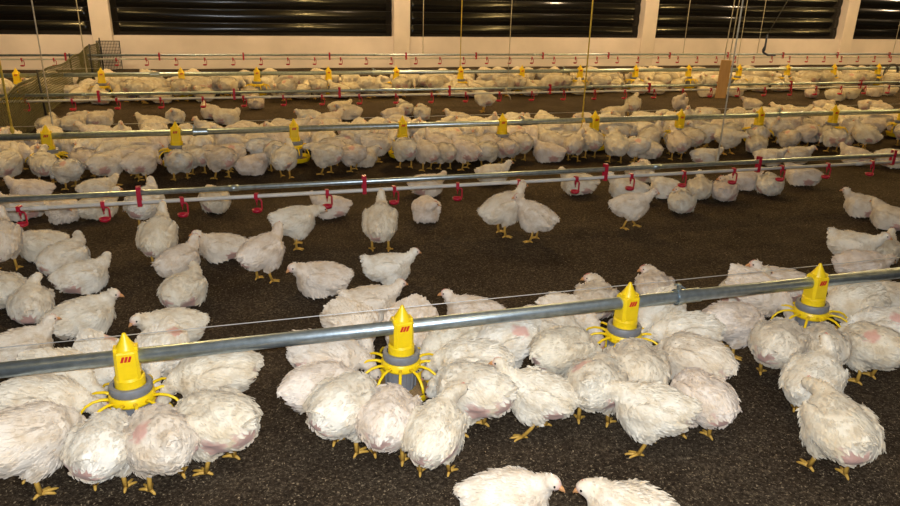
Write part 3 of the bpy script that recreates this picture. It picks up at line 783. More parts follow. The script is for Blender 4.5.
NEAR_BIRDS = [
    (-0.721, 2.508, 356, 'fd', 'white chicken at the far left of the nearest feeder, tail at the picture edge'),
    (-0.713, 2.244, 40, 'fd', 'white chicken in the bottom left corner with its rump over its legs'),
    (-0.476, 2.182, 80, 'fd', 'plump white chicken with a pink bare flank below the leftmost near feeder'),
    (-0.302, 2.159, 110, 'fd', 'white chicken with fanned belly feathers right below the leftmost near feeder'),
    (-0.131, 2.209, 136, 'fd', 'white chicken with pink rump reaching left into the leftmost near feeder'),
    (-0.132, 2.535, 189, 'fd', 'large white chicken with tail to the right, under the pipe beside leftmost near feeder'),
    (-0.333, 3.186, 186, 'si', 'white chicken with grey head facing left, just beyond the near feed pipe'),
    (-0.352, 2.835, 259, 'fd', 'white chicken half hidden by the near pipe, right behind the leftmost feeder'),
    (-0.696, 2.678, 324, 'fd', 'white chicken feeding under the near pipe, left behind the leftmost feeder'),
    (-0.564, 2.779, 299, 'fd', 'white chicken feeding directly behind the leftmost near feeder'),
    (-0.943, 3.147, 17, 'si', 'white chicken with red face lying at left edge, above the near pipe'),
    (-0.736, 3.401, 20, 'si', 'white chicken with a purple wing patch lying above the leftmost near feeder'),
    (-1.005, 3.627, 97, 'si', 'cream chicken seen from behind at the left edge with reddish head'),
    (-1.177, 3.842, 137, 'si', 'cream chicken cut off by the left picture edge, above its neighbour'),
    (-0.824, 3.937, 18, 'si', 'large cream chicken with blurred turned head in the left resting group'),
    (-0.964, 4.242, 53, 'si', 'small cream chicken tucked behind the larger blurred one at left'),
    (-1.140, 4.513, 194, 'si', 'cream chicken facing left below the red drinker cup at far left'),
    (-1.284, 4.328, 91, 'st', 'upright cream chicken cut by left picture edge beside the drinker'),
    (-0.457, 4.210, 74, 'st', 'cream chicken standing tall with its back turned, reaching up to a drinker'),
    (-0.351, 4.071, 40, 'si', 'greyish white chicken wedged between the standing one and the lying one'),
    (-0.301, 3.637, 55, 'si', 'scruffy white chicken lying lowest in the trio left of centre'),
    (-0.118, 4.256, 182, 'si', 'white chicken with dusky head facing left beside the trio'),
    (0.104, 3.847, 36, 'st2', 'cream chicken standing on yellow feet with its rear bare patch showing'),
    (0.324, 4.360, 14, 'hd', 'white chicken leaning right on grey legs under the drinker line'),
    (0.624, 4.941, 175, 'si', 'white chicken lying behind a red drinker cup, left of centre'),
    (0.831, 4.175, 73, 'st', 'cream chicken seen from behind, standing with head up near centre'),
    (0.400, 3.611, 172, 'si', 'white chicken with pinkish red rump patch lying alone on open litter'),
    (0.767, 3.636, 350, 'sq', 'white chicken crouching and facing right on open litter, feet showing'),
    (1.272, 4.724, 260, 'sz', 'round white chicken resting with head tucked in the open centre'),
    (1.685, 4.298, 4, 'st', 'white chicken drinking, left bird of the pair at the drinker'),
    (1.859, 4.141, 141, 'st', 'white chicken drinking, right bird of the pair at the drinker'),
    (2.628, 4.257, 328, 'wk', 'white chicken with red face standing side-on, facing right under the drinkers'),
    (2.974, 4.901, 147, 'si', 'white chicken lying behind the side-on standing bird'),
    (3.230, 4.524, 52, 'sz', 'white chicken lying with back turned under a red cup, right of the walking bird'),
    (3.323, 4.892, 141, 'si', 'white chicken lying half behind the drinker pipe at right of centre'),
    (3.603, 4.836, 58, 'si', 'white chicken lying behind the back-turned bird under the drinkers'),
    (3.765, 4.731, 46, 'sz', 'fluffy white chicken seen from behind, second resting one under the right drinkers'),
    (4.149, 4.990, 340, 'si', 'white chicken partly hidden behind the resting pair under the right drinkers'),
    (4.264, 4.817, 54, 'sz', 'white chicken with split tail, third resting one under the right drinkers'),
    (4.760, 5.008, 134, 'si', 'white chicken lying long below the drinker pipe at right'),
    (1.447, 5.355, 353, 'si', 'cream chicken with neck up, lying just behind the drinker pipe at centre'),
    (2.088, 5.589, 342, 'si', 'cream chicken facing right, lying behind the drinker pipe right of centre'),
    (2.665, 5.147, 158, 'si', 'cream chicken behind a red cup below the second pipe, right of the pair'),
    (-0.158, 5.246, 102, 'sz', 'cream chicken resting under the white water pipe, left of centre'),
    (-1.150, 5.230, 292, 'sz', 'cream chicken facing the viewer under the white water pipe at left'),
    (-0.930, 5.263, 20, 'si', 'cream chicken lying behind two drinker cups at left'),
    (-1.415, 5.339, 185, 'si', 'cream chicken lying behind the leftmost drinker'),
    (-0.588, 4.922, 67, 'st2', 'cream chicken standing behind the red strap on the drinker line at left'),
    (4.997, 5.709, 321, 'si', 'cream chicken lying above the drinker pipe at right with a turned neck'),
    (5.340, 5.736, 327, 'si', 'cream chicken facing right above the drinker pipe at far right'),
    (5.911, 5.589, 133, 'si', 'cream chicken looking up above the drinker pipe near right edge'),
    (6.196, 5.406, 311, 'si', 'cream chicken above the drinker pipe at the right picture edge'),
    (4.380, 5.863, 328, 'si', 'cream chicken with raised head lying above the drinker pipe by the white rope'),
    (3.384, 5.397, 28, 'sz', 'cream chicken lying low between the middle feeders and drinker pipe'),
    (-1.454, 5.757, 189, 'si', 'cream chicken lying above the drinker pipe at far left'),
    (-0.993, 5.721, 15, 'si', 'cream chicken head-up above the drinker pipe at left'),
    (4.551, 4.127, 132, 'si', 'cream chicken facing left alone on the right open litter'),
    (4.509, 3.832, 122, 'si', 'cream chicken at the right edge behind the left-facing one'),
    (3.659, 3.319, 302, 'sq', 'white chicken with raised tail in the right-hand resting pile'),
    (3.884, 3.294, 28, 'si', 'white chicken with head up seen from behind in the right-hand pile'),
    (3.511, 3.092, 331, 'sz', 'white chicken lying lowest in the right-hand resting pile'),
    (0.582, 3.189, 355, 'sq', 'white chicken facing right beyond the second near feeder, tail raised'),
    (0.430, 2.852, 292, 'fd', 'white chicken half under the pipe, left behind the second near feeder'),
    (1.058, 3.016, 159, 'si', 'white chicken peering left over the near pipe, right of second feeder'),
    (0.240, 2.381, 18, 'fd', 'white chicken with tail at left, leftmost around the second near feeder'),
    (0.294, 2.589, 341, 'fd', 'white chicken under the pipe at left of the second near feeder'),
    (0.306, 2.198, 47, 'fd', 'white chicken with lilac bare back below left of the second near feeder'),
    (0.440, 2.099, 70, 'fd', 'white chicken with rump to the viewer right below the second near feeder'),
    (0.575, 1.976, 56, 'hd', 'big white chicken nearest the viewer below the second near feeder'),
    (0.787, 2.191, 126, 'fd', 'white chicken with pinkish flank right of the second near feeder'),
    (0.846, 2.393, 160, 'fd', 'white chicken stretched left into the second near feeder'),
    (1.040, 2.538, 186, 'fd', 'white chicken under the pipe right of the second near feeder'),
    (0.833, 2.617, 207, 'fd', 'white chicken behind the second near feeder on its right'),
    (0.684, 2.754, 248, 'fd', 'white chicken right behind the second near feeder'),
    (1.017, 2.119, 156, 'wk', 'white chicken striding left alone between second and third near feeders'),
    (1.240, 2.389, 16, 'fd', 'white chicken with pink flank reaching right into the third near feeder'),
    (1.282, 2.643, 330, 'fd', 'white chicken under the pipe left of the third near feeder'),
    (1.719, 3.016, 55, 'sz', 'cream chicken beyond the pipe just left of the third near feeder'),
    (2.111, 3.084, 66, 'sz', 'cream chicken beyond the pipe just right of the third near feeder'),
    (1.259, 2.125, 49, 'fd', 'round white chicken with rump to the viewer below the third near feeder'),
    (1.460, 2.183, 69, 'fd', 'white chicken with pink vent squeezed below the third near feeder'),
    (1.369, 1.917, 144, 'hd', 'white chicken walking left with head low in front of third near feeder'),
    (1.594, 1.938, 92, 'fd', 'white chicken with peach bare rump right of the head-low walker'),
    (1.741, 2.196, 119, 'fd', 'big bright white chicken right of the third near feeder'),
    (1.856, 2.425, 167, 'fd', 'white chicken under the pipe right of the third near feeder'),
    (1.828, 2.627, 209, 'fd', 'white chicken behind the third near feeder on its right'),
    (1.422, 2.724, 307, 'fd', 'white chicken behind the third near feeder on its left'),
    (2.137, 2.481, 1, 'fd', 'cream chicken lying along the pipe left of the rightmost near feeder'),
    (2.178, 2.231, 33, 'fd', 'white chicken with ruffled back left of the rightmost near feeder'),
    (2.383, 2.190, 57, 'fd', 'shaded white chicken with head in the front of rightmost near feeder'),
    (2.577, 2.123, 90, 'fd', 'greyish white chicken right of the rightmost near feeder'),
    (2.107, 1.947, 25, 'st', 'white chicken standing behind the lone front one at right'),
    (1.923, 1.629, 72, 'hd', 'lone white chicken in the right foreground with tail to the right'),
    (2.557, 2.938, 19, 'si', 'cream chicken with blurred head beyond the pipe between the right feeders'),
    (2.808, 2.952, 157, 'si', 'cream chicken peeking over the pipe left of the rightmost near feeder'),
    (2.468, 2.733, 290, 'fd', 'white chicken behind the rightmost near feeder on its left'),
    (2.863, 2.505, 183, 'fd', 'white chicken behind the rightmost near feeder on its right'),
    (3.285, 2.660, 131, 'si', 'white chicken with red face looking left at the right picture edge'),
    (2.816, 2.285, 139, 'fd', 'white chicken under the pipe at the right edge by rightmost near feeder'),
    (0.736, 1.705, 342, 'si', 'white chicken cut by the bottom edge with face to the viewer'),
    (1.072, 1.497, 129, 'sz', 'white chicken back just showing at the bottom edge right of centre'),
    (-1.626, 8.521, 21, 'si', 'cream chicken lying left of the pair above the middle feed pipe'),
    (-1.840, 8.434, 72, 'si', 'cream chicken with raised head under the hanging cord above middle pipe'),
    (-1.563, 8.788, 180, 'sz', 'left cream chicken of the lying pair above the middle pipe at left'),
    (-1.381, 8.684, 19, 'sz', 'right cream chicken of the lying pair above the middle pipe at left'),
    (-0.819, 8.281, 181, 'si', 'cream chicken lying just above the middle pipe left of the second feeder'),
    (-0.615, 8.808, 279, 'si', 'cream chicken sitting upright above the second feeder of the middle line'),
    (-0.225, 9.026, 141, 'si', 'cream chicken sitting up by a drinker cup, left of the lying one'),
    (-0.047, 8.625, 0, 'sz', 'cream chicken lying beside the upright one at the third drinker line'),
    (0.320, 9.670, 88, 'sz', 'cream chicken lying behind the far drinker line left of centre'),
    (0.858, 8.532, 179, 'si', 'cream chicken at left of the cluster above the third middle feeder'),
    (1.073, 8.241, 13, 'si', 'cream chicken lying in front of the cluster right of third middle feeder'),
    (1.370, 8.736, 169, 'si', 'cream chicken at right of the cluster above the middle pipe'),
    (1.317, 9.114, 357, 'si', 'cream chicken at back of the cluster below the far drinkers'),
    (1.879, 8.524, 3, 'si', 'cream chicken lying just left of the fourth middle feeder tip'),
    (2.111, 8.932, 87, 'si', 'cream chicken with neck up behind the fourth middle feeder tip'),
    (2.240, 8.574, 70, 'sz', 'cream chicken with back turned right of the fourth middle feeder tip'),
    (2.551, 8.088, 162, 'si', 'cream chicken lying low above the middle pipe at centre'),
    (3.216, 7.887, 338, 'sz', 'cream chicken back showing above the middle pipe right of fifth feeder'),
    (3.195, 9.023, 166, 'st', 'cream chicken standing under the far water pipe at centre'),
    (4.628, 8.138, 335, 'si', 'cream chicken facing right above the middle pipe past the yellow rope'),
    (4.998, 8.332, 59, 'st2', 'cream chicken standing with back turned on the open strip behind middle line'),
    (5.777, 8.453, 246, 'st', 'cream chicken standing under a red cup left of the wooden board'),
    (5.952, 8.057, 139, 'sz', 'cream chicken lying at the foot of the wooden board'),
    (4.857, 7.711, 328, 'sz', 'cream chicken back showing above the middle pipe left of seventh feeder'),
    (7.134, 8.699, 121, 'si', 'cream chicken sitting up right of the wooden board'),
    (6.741, 7.918, 325, 'si', 'cream chicken lying right below the one by the wooden board'),
    (7.026, 7.956, 149, 'si', 'cream chicken lying above the middle pipe near its coupler'),
    (8.071, 8.344, 336, 'sz', 'cream chicken lying left of the last middle feeder tip'),
    (8.795, 8.250, 318, 'sz', 'cream chicken lying above the middle pipe toward the right edge'),
    (8.766, 8.048, 123, 'si', 'cream chicken facing left above the middle pipe at the right edge'),
    (8.974, 9.583, 57, 'si', 'cream chicken below the far drinkers, left of the lying row'),
    (9.157, 9.272, 315, 'sz', 'cream chicken at left of the lying row below the far drinkers'),
    (9.563, 9.408, 325, 'si', 'cream chicken at right of the lying row below the far drinkers'),
    (7.203, 9.884, 139, 'si', 'cream chicken resting left of the wooden board under the far drinkers'),
    (10.615, 9.672, 132, 'sz', 'cream chicken under the far drinkers near the right edge'),
    (10.225, 9.561, 313, 'si', 'cream chicken with low neck under the far drinkers by the wire coil'),
    (7.728, 9.864, 332, 'sz', 'cream chicken resting right of the wooden board under the far drinkers'),
]
MIDDLE_BIRDS = [
    (0.21, 6.81, 305, 'fd'), (4.55, 7.31, 291, 'hd'), (0.14, 6.27, 17, 'si'), (2.00, 6.08, 135, 'st2'),
    (2.99, 7.05, 213, 'st2'), (5.82, 7.32, 217, 'hd'), (-1.45, 6.25, 105, 'st2'), (6.59, 7.23, 321, 'st2'),
    (1.54, 6.84, 227, 'fd'), (7.51, 7.42, 248, 'fd'), (3.79, 6.84, 251, 'fd'), (0.76, 6.15, 138, 'hd'),
    (-1.54, 7.17, 268, 'fd'), (-1.22, 6.87, 235, 'fd'), (1.86, 6.86, 174, 'fd'), (3.36, 7.43, 266, 'fd'),
    (0.84, 6.42, 141, 'fd'), (1.84, 7.24, 254, 'st2'), (5.00, 6.88, 184, 'si'), (0.60, 6.92, 248, 'fd'),
    (1.38, 7.16, 302, 'st2'), (4.67, 6.93, 247, 'fd'), (4.85, 6.52, 140, 'fd'), (6.11, 6.09, 88, 'fd'),
    (4.50, 6.30, 98, 'fd'), (0.95, 6.58, 214, 'fd'), (2.54, 7.02, 288, 'fd'), (5.39, 6.39, 72, 'fd'),
    (1.38, 6.92, 241, 'hd'), (0.59, 7.15, 318, 'st'), (6.91, 7.21, 250, 'fd'), (7.17, 6.18, 27, 'st2'),
    (0.84, 7.15, 221, 'fd'), (0.83, 6.84, 243, 'fd'), (2.53, 7.36, 284, 'hd'), (7.27, 6.97, 297, 'si'),
    (-1.18, 6.40, 119, 'fd'), (8.06, 7.01, 359, 'st2'), (4.19, 6.06, 76, 'st2'), (5.22, 6.78, 283, 'fd'),
    (-0.27, 6.79, 254, 'fd'), (-0.57, 7.15, 316, 'fd'), (3.15, 6.84, 307, 'st2'), (6.56, 6.11, 119, 'st'),
    (-0.73, 6.16, 40, 'st2'), (2.46, 6.24, 92, 'fd'), (5.85, 6.58, 192, 'st'), (-2.09, 7.28, 248, 'fd'),
    (5.60, 6.16, 79, 'fd'), (2.88, 6.23, 145, 'si'), (6.75, 6.98, 238, 'fd'), (2.97, 6.38, 128, 'st2'),
    (7.27, 7.37, 254, 'fd'), (3.94, 6.20, 118, 'si'), (4.05, 7.19, 308, 'fd'), (2.76, 7.02, 256, 'st2'),
    (0.38, 6.88, 322, 'fd'), (1.83, 6.37, 136, 'st2'), (2.30, 6.83, 268, 'hd'), (-0.76, 6.61, 330, 'fd'),
    (7.54, 6.25, 89, 'si'), (1.12, 6.38, 13, 'si'), (7.47, 6.86, 280, 'fd'), (5.63, 7.02, 273, 'fd'),
    (7.10, 6.82, 296, 'st2'), (-0.04, 6.41, 163, 'fd'), (-0.44, 6.19, 98, 'fd'), (4.25, 6.99, 294, 'fd'),
    (5.01, 7.08, 215, 'st'), (5.23, 6.20, 53, 'si'), (5.38, 6.96, 285, 'fd'), (-1.34, 7.36, 245, 'si'),
    (1.57, 7.08, 291, 'fd'), (-0.99, 6.72, 214, 'fd'), (0.32, 7.12, 280, 'st2'), (-1.77, 6.74, 348, 'fd'),
    (-0.81, 6.87, 308, 'fd'), (2.32, 7.09, 268, 'fd'), (2.08, 6.32, 3, 'fd'), (7.01, 6.49, 165, 'fd'),
    (4.88, 7.42, 240, 'hd'), (4.88, 6.21, 296, 'hd'), (-0.25, 7.13, 258, 'hd'), (1.28, 6.54, 8, 'fd'),
    (5.85, 7.08, 229, 'st'), (3.13, 6.20, 48, 'st2'), (2.05, 6.73, 234, 'fd'), (5.08, 6.47, 30, 'hd'),
    (4.30, 6.75, 316, 'fd'), (2.62, 6.31, 100, 'fd'), (2.16, 6.50, 47, 'fd'), (0.25, 6.59, 5, 'fd'),
    (1.48, 6.23, 101, 'fd'), (5.45, 7.39, 221, 'fd'), (-1.36, 6.99, 282, 'hd'), (-1.96, 6.97, 326, 'st'),
    (-0.23, 7.40, 215, 'st'), (2.32, 6.38, 46, 'fd'), (6.28, 7.32, 264, 'st2'), (1.16, 6.88, 322, 'fd'),
    (2.71, 7.29, 249, 'st'), (-0.12, 7.00, 267, 'fd'), (6.91, 6.88, 224, 'fd'), (0.03, 7.20, 223, 'fd'),
    (4.41, 7.18, 289, 'hd'), (6.24, 6.35, 66, 'fd'), (7.72, 7.41, 218, 'si'), (2.22, 7.29, 260, 'st2'),
    (2.94, 6.82, 269, 'fd'), (3.53, 6.94, 282, 'fd'), (-0.30, 6.35, 119, 'hd'), (6.16, 7.08, 307, 'fd'),
    (2.97, 7.45, 251, 'fd'), (7.86, 7.17, 295, 'fd'), (3.51, 6.06, 81, 'st'), (6.67, 7.41, 251, 'fd'),
    (3.20, 6.40, 21, 'fd'), (6.38, 6.83, 347, 'fd'), (-1.72, 6.28, 57, 'st'), (-0.97, 6.12, 35, 'hd'),
    (7.44, 7.20, 306, 'fd'), (5.12, 7.35, 286, 'st2'), (8.61, 7.35, 255, 'fd'), (4.84, 7.17, 260, 'fd'),
    (-0.81, 6.36, 34, 'fd'), (6.13, 6.79, 347, 'st2'), (1.14, 7.21, 322, 'fd'), (-1.25, 6.08, 136, 'fd'),
    (-0.02, 6.69, 187, 'st'), (-0.45, 6.89, 279, 'fd'), (0.71, 7.37, 327, 'hd'), (6.71, 6.30, 103, 'fd'),
    (-1.91, 7.22, 285, 'st2'), (-0.11, 6.16, 123, 'hd'), (7.83, 6.64, 193, 'st2'), (4.31, 6.29, 58, 'fd'),
    (3.70, 7.04, 270, 'fd'), (-1.19, 7.26, 210, 'st2'), (6.79, 6.59, 117, 'hd'), (-1.83, 6.05, 59, 'hd'),
    (-2.00, 6.76, 223, 'fd'), (8.14, 7.24, 286, 'si'), (4.07, 6.40, 17, 'st'), (6.26, 6.60, 341, 'si'),
    (3.13, 6.62, 328, 'fd'), (3.77, 7.28, 225, 'hd'), (1.82, 6.12, 104, 'fd'), (8.12, 6.82, 356, 'st'),
    (3.36, 6.29, 82, 'st2'), (6.06, 7.30, 320, 'fd'), (-1.62, 7.41, 275, 'fd'), (-0.65, 6.97, 304, 'fd'),
    (-0.72, 7.43, 286, 'fd'), (1.27, 7.39, 263, 'fd'), (5.21, 7.07, 286, 'si'), (2.73, 6.79, 215, 'fd'),
    (1.71, 7.44, 308, 'fd'), (2.02, 7.09, 224, 'fd'), (-1.64, 6.97, 279, 'si'), (1.46, 7.36, 265, 'fd'),
    (5.90, 6.88, 242, 'fd'), (4.21, 6.58, 9, 'st2'), (0.40, 6.09, 56, 'st'), (0.35, 6.34, 86, 'fd'),
    (3.81, 6.62, 178, 'hd'), (3.73, 6.07, 126, 'fd'), (7.72, 6.82, 270, 'fd'), (3.42, 7.18, 303, 'fd'),
    (0.49, 7.42, 301, 'fd'), (1.00, 6.22, 132, 'fd'), (2.22, 6.13, 46, 'fd'), (7.36, 6.12, 49, 'fd'),
    (-0.44, 7.31, 254, 'fd'), (4.15, 7.36, 260, 'st2'), (6.42, 7.10, 318, 'fd'), (6.03, 6.42, 183, 'fd'),
    (6.42, 6.30, 87, 'si'), (5.69, 6.83, 223, 'fd'), (-1.01, 7.37, 280, 'st'), (7.06, 7.37, 268, 'fd'),
    (1.65, 6.11, 109, 'st2'), (1.84, 6.58, 208, 'hd'), (2.01, 7.38, 254, 'si'), (0.93, 7.44, 219, 'hd'),
    (3.02, 7.26, 234, 'st'), (0.15, 7.40, 308, 'fd'), (3.63, 6.29, 71, 'hd'), (-0.77, 7.19, 268, 'fd'),
    (7.15, 6.61, 342, 'hd'), (-1.84, 7.44, 284, 'si'), (-1.02, 7.03, 220, 'fd'),
]
FAR_BIRDS = [
]
FARTHEST_BIRDS = [
    (0.76, 10.27, 119, 'fd'), (0.27, 10.32, 91, 'sz'), (-0.32, 10.33, 116, 'sz'), (-0.86, 10.30, 51, 'sz'),
    (-1.09, 10.29, 24, 'fd'), (1.20, 10.29, 82, 'fd'), (-1.60, 10.28, 120, 'si'), (-0.61, 10.38, 108, 'fd'),
    (-1.24, 10.42, 113, 'fd'), (0.98, 10.47, 53, 'si'), (-0.01, 10.55, 54, 'fd'), (1.51, 10.46, 136, 'si'),
    (1.94, 10.40, 342, 'fd'), (-1.86, 10.42, 71, 'si'), (-2.39, 10.31, 125, 'fd'), (-0.37, 10.59, 150, 'fd'),
    (-1.04, 10.55, 337, 'fd'), (2.39, 10.37, 108, 'fd'), (0.72, 10.62, 190, 'sz'), (2.19, 10.50, 99, 'sz'),
    (-1.34, 10.65, 194, 'si'), (-0.94, 10.71, 18, 'fd'), (1.70, 10.63, 176, 'sz'), (-0.08, 10.79, 335, 'fd'),
    (0.81, 10.79, 181, 'fd'), (-0.37, 10.83, 229, 'si'), (2.93, 10.44, 45, 'fd'), (3.30, 10.35, 100, 'sz'),
    (-2.79, 10.50, 20, 'fd'), (1.08, 10.82, 347, 'fd'), (3.12, 10.43, 25, 'si'), (-1.24, 10.82, 211, 'sz'),
    (-2.08, 10.70, 359, 'sz'), (3.52, 10.34, 107, 'si'), (-1.84, 10.84, 313, 'si'), (2.03, 10.82, 23, 'si'),
    (0.93, 10.99, 332, 'sz'), (-0.52, 11.03, 268, 'fd'), (0.06, 11.06, 322, 'fd'), (-2.32, 10.83, 179, 'sz'),
    (-1.35, 11.00, 222, 'fd'), (3.99, 10.34, 12, 'fd'), (1.18, 11.06, 337, 'sz'), (-1.72, 10.99, 238, 'sz'),
    (1.45, 11.04, 225, 'fd'), (-0.15, 11.14, 245, 'si'), (1.76, 11.01, 234, 'fd'), (3.06, 10.79, 327, 'fd'),
    (4.41, 10.33, 99, 'si'), (-0.95, 11.19, 319, 'si'), (4.23, 10.41, 71, 'fd'), (-0.55, 11.24, 284, 'fd'),
    (-2.98, 10.87, 22, 'sz'), (0.25, 11.27, 283, 'fd'), (3.68, 10.69, 178, 'sz'), (0.52, 11.29, 237, 'sz'),
    (2.50, 11.03, 243, 'fd'), (1.10, 11.27, 271, 'si'), (-0.12, 11.33, 234, 'si'), (1.60, 11.22, 262, 'sz'),
    (3.90, 10.65, 20, 'sz'), (-1.65, 11.23, 271, 'fd'), (-0.30, 11.35, 270, 'sz'), (-1.45, 11.27, 241, 'si'),
    (-2.16, 11.16, 210, 'fd'), (-2.43, 11.12, 261, 'fd'), (2.00, 11.22, 308, 'si'), (-1.87, 11.27, 278, 'sz'),
    (2.72, 11.10, 268, 'fd'), (0.35, 11.46, 262, 'sz'), (-0.48, 11.47, 276, 'fd'), (0.61, 11.47, 267, 'fd'),
    (2.32, 11.27, 257, 'si'), (-0.73, 11.48, 241, 'sz'), (-1.07, 11.45, 325, 'fd'), (1.33, 11.43, 290, 'fd'),
    (-2.96, 11.14, 279, 'si'), (-1.38, 11.45, 270, 'sz'), (4.83, 10.49, 149, 'fd'), (4.14, 10.79, 354, 'fd'),
    (5.22, 10.36, 57, 'si'), (4.67, 10.62, 167, 'sz'), (3.59, 11.03, 222, 'sz'), (-1.64, 11.48, 286, 'fd'),
    (3.34, 11.13, 271, 'sz'), (2.62, 11.34, 239, 'si'), (-2.40, 11.42, 242, 'fd'), (4.00, 11.00, 333, 'fd'),
    (-2.69, 11.39, 271, 'si'), (5.07, 10.56, 60, 'fd'), (-2.99, 11.40, 263, 'sz'), (3.31, 11.31, 274, 'fd'),
    (3.66, 11.21, 247, 'fd'), (3.09, 11.43, 339, 'sz'), (3.50, 11.33, 222, 'si'), (4.15, 11.11, 323, 'fd'),
    (5.64, 10.44, 133, 'fd'), (3.98, 11.19, 299, 'sz'), (4.52, 11.03, 241, 'fd'), (5.06, 10.86, 332, 'sz'),
    (6.27, 10.33, 83, 'si'), (5.75, 10.70, 155, 'fd'), (4.06, 11.46, 279, 'fd'), (5.95, 10.61, 357, 'sz'),
    (4.53, 11.30, 268, 'si'), (6.54, 10.27, 143, 'si'), (4.32, 11.46, 283, 'fd'), (5.62, 10.94, 221, 'si'),
    (4.78, 11.36, 245, 'fd'), (4.63, 11.46, 252, 'fd'), (5.07, 11.27, 343, 'fd'), (6.02, 10.80, 331, 'fd'),
    (5.28, 11.19, 281, 'sz'), (5.77, 11.04, 207, 'fd'), (6.77, 10.48, 109, 'fd'), (5.63, 11.22, 203, 'fd'),
    (5.29, 11.42, 249, 'fd'), (7.10, 10.56, 20, 'si'), (6.89, 10.78, 160, 'si'), (7.62, 10.31, 106, 'fd'),
    (5.99, 11.41, 288, 'fd'), (6.79, 10.97, 231, 'fd'), (6.76, 11.17, 216, 'fd'), (7.19, 10.96, 328, 'fd'),
    (7.01, 11.07, 314, 'si'), (7.79, 10.57, 135, 'si'), (6.49, 11.48, 243, 'si'), (6.75, 11.39, 226, 'si'),
    (8.23, 10.39, 41, 'si'), (6.97, 11.33, 290, 'fd'), (7.21, 11.23, 279, 'fd'), (7.39, 11.13, 256, 'sz'),
    (8.55, 10.32, 89, 'si'), (7.78, 10.96, 270, 'si'), (7.24, 11.42, 285, 'fd'), (7.66, 11.22, 249, 'fd'),
    (8.09, 10.99, 319, 'fd'), (8.94, 10.31, 58, 'si'), (7.56, 11.39, 244, 'si'), (7.89, 11.19, 298, 'si'),
    (8.65, 10.64, 133, 'sz'), (9.12, 10.36, 50, 'si'), (8.89, 10.68, 183, 'sz'), (8.06, 11.32, 318, 'fd'),
    (8.30, 11.17, 296, 'sz'), (8.85, 10.91, 156, 'sz'), (8.72, 11.04, 232, 'sz'), (8.52, 11.21, 246, 'sz'),
    (9.50, 10.40, 105, 'si'), (8.46, 11.44, 261, 'si'), (9.70, 10.49, 135, 'fd'), (8.79, 11.32, 251, 'sz'),
    (9.15, 11.05, 327, 'fd'), (9.35, 11.01, 251, 'si'), (10.01, 10.43, 7, 'fd'), (10.16, 10.30, 72, 'sz'),
    (9.88, 10.80, 199, 'sz'), (10.14, 10.58, 351, 'sz'), (10.42, 10.32, 112, 'fd'), (9.20, 11.44, 276, 'fd'),
    (9.61, 11.15, 243, 'sz'), (9.44, 11.32, 314, 'si'), (10.09, 10.77, 350, 'fd'), (9.86, 11.16, 251, 'si'),
    (9.56, 11.48, 261, 'si'), (10.14, 10.99, 304, 'fd'), (10.90, 10.40, 26, 'fd'), (10.75, 10.56, 151, 'sz'),
    (10.02, 11.41, 359, 'fd'), (10.21, 11.26, 288, 'sz'), (11.02, 10.57, 41, 'fd'), (10.44, 11.16, 272, 'sz'),
    (10.63, 10.99, 265, 'fd'), (11.32, 10.29, 95, 'fd'), (10.91, 10.97, 292, 'sz'), (10.48, 11.39, 249, 'si'),
    (11.12, 10.88, 23, 'sz'), (11.00, 11.33, 332, 'sz'), (11.65, 10.71, 183, 'si'), (11.38, 11.29, 268, 'fd'),
    (11.66, 11.03, 229, 'sz'), (12.05, 10.65, 13, 'fd'), (11.63, 11.24, 248, 'fd'), (12.01, 10.98, 294, 'fd'),
    (11.92, 11.27, 308, 'sz'), (11.86, 11.49, 214, 'sz'), (12.27, 11.06, 267, 'sz'), (12.17, 11.38, 228, 'sz'),
    (12.45, 11.30, 278, 'si'), (12.76, 11.22, 223, 'fd'), (12.60, 11.42, 219, 'sz'), (12.89, 11.34, 306, 'fd'),
]
for x, y, rot, pose, label in NEAR_BIRDS:
    chicken(x, y, rot, pose, label, 'white broiler chickens', y < 7.6)
DO = {'fd': 'feeding', 'st': 'standing', 'st2': 'standing', 'hd': 'stooping', 'wk': 'walking', 'si': 'lying', 'sz': 'dozing', 'sq': 'crouching'}
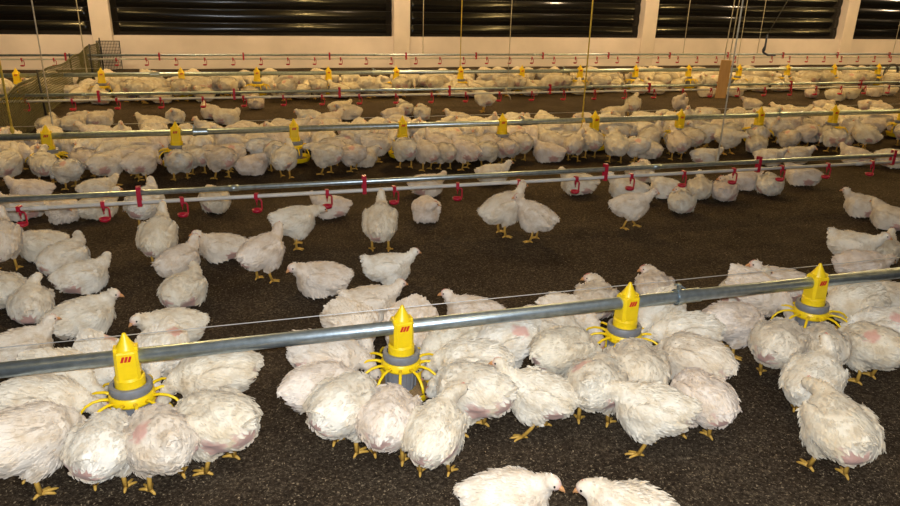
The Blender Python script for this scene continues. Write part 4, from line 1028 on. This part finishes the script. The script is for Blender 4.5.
def crowd_label(x, y, rot, pose, nm, word):
    fx, fy, o = min(FEEDERS[nm], key=lambda f: abs(f[0]-x))
    a = (rot + math.degrees(math.atan2(x, y))) % 360       # heading as the viewer sees it
    face = ['right', 'away to the right', 'away', 'away to the left', 'left', 'forward to the left', 'forward', 'forward to the right'][int((a+22.5)//45) % 8]
    lr = 'left' if x < fx-.12 else 'right' if x > fx+.12 else ''
    side = 'front' if y < fy-.22 else 'back' if y > fy+.22 else ''
    where = (side+' '+lr).strip()+' of' if lr else 'before' if side == 'front' else 'behind'
    return '%s cream chicken facing %s, %s the %s %s feeder' % (DO[pose], face, where, o, word)
def crowd(birds, nm, word):
    seen = {}
    for x, y, rot, pose in birds:
        l = crowd_label(x, y, rot, pose, nm, word)
        seen.setdefault(l, []).append(chicken(x, y, rot, pose, l, 'chickens crowded around the %s feeders' % word, y < 6.3))
    for l, obs in seen.items():                            # look-alikes at one feeder differ by depth
        obs.sort(key=lambda o: o.location.y)
        if len(obs) > 1:
            names = ['nearer', 'farther'] if len(obs) == 2 else ['nearest'] + ['%s-nearest' % ORD[k] for k in range(1, len(obs)-1)] + ['farthest']
            for o, w in zip(obs, names): o['label'] = w+' '+l
crowd(MIDDLE_BIRDS, 'middle', 'middle')
crowd(FAR_BIRDS, 'far', 'far')
def far_flock():
    vs, fs, ms, sk = [], [], [], []
    for x, y, rot, pose in FARTHEST_BIRDS:
        me = cr.choice(POSES[pose])['whole']; c, s = math.cos(R(rot)), math.sin(R(rot))
        co = np.empty(len(me.vertices)*3, np.float32); me.vertices.foreach_get('co', co); co = co.reshape(-1, 3)
        b = len(vs)
        vs += [(x+c*p[0]-s*p[1], y+s*p[0]+c*p[1], p[2]) for p in co.tolist()]
        fs += [tuple(b+i for i in p.vertices) for p in me.polygons]
        ms += [p.material_index for p in me.polygons]
        a = np.empty(len(me.vertices), np.float32); me.attributes['skin'].data.foreach_get('value', a); sk.append(a)
    me = bpy.data.meshes.new('far_flock'); me.from_pydata(vs, [], fs)
    for k in ('plume', 'leg', 'beak', 'comb', 'eye'): me.materials.append(M[k])
    me.polygons.foreach_set('material_index', ms); me.update()
    at = me.attributes.new('skin', 'FLOAT', 'POINT'); at.data.foreach_set('value', np.concatenate(sk))
    o = link('chicken_flock', me)
    tag(o, 'rest of the small cream chickens crowded along the farthest feed pipe', 'chickens', kind='stuff')
far_flock()
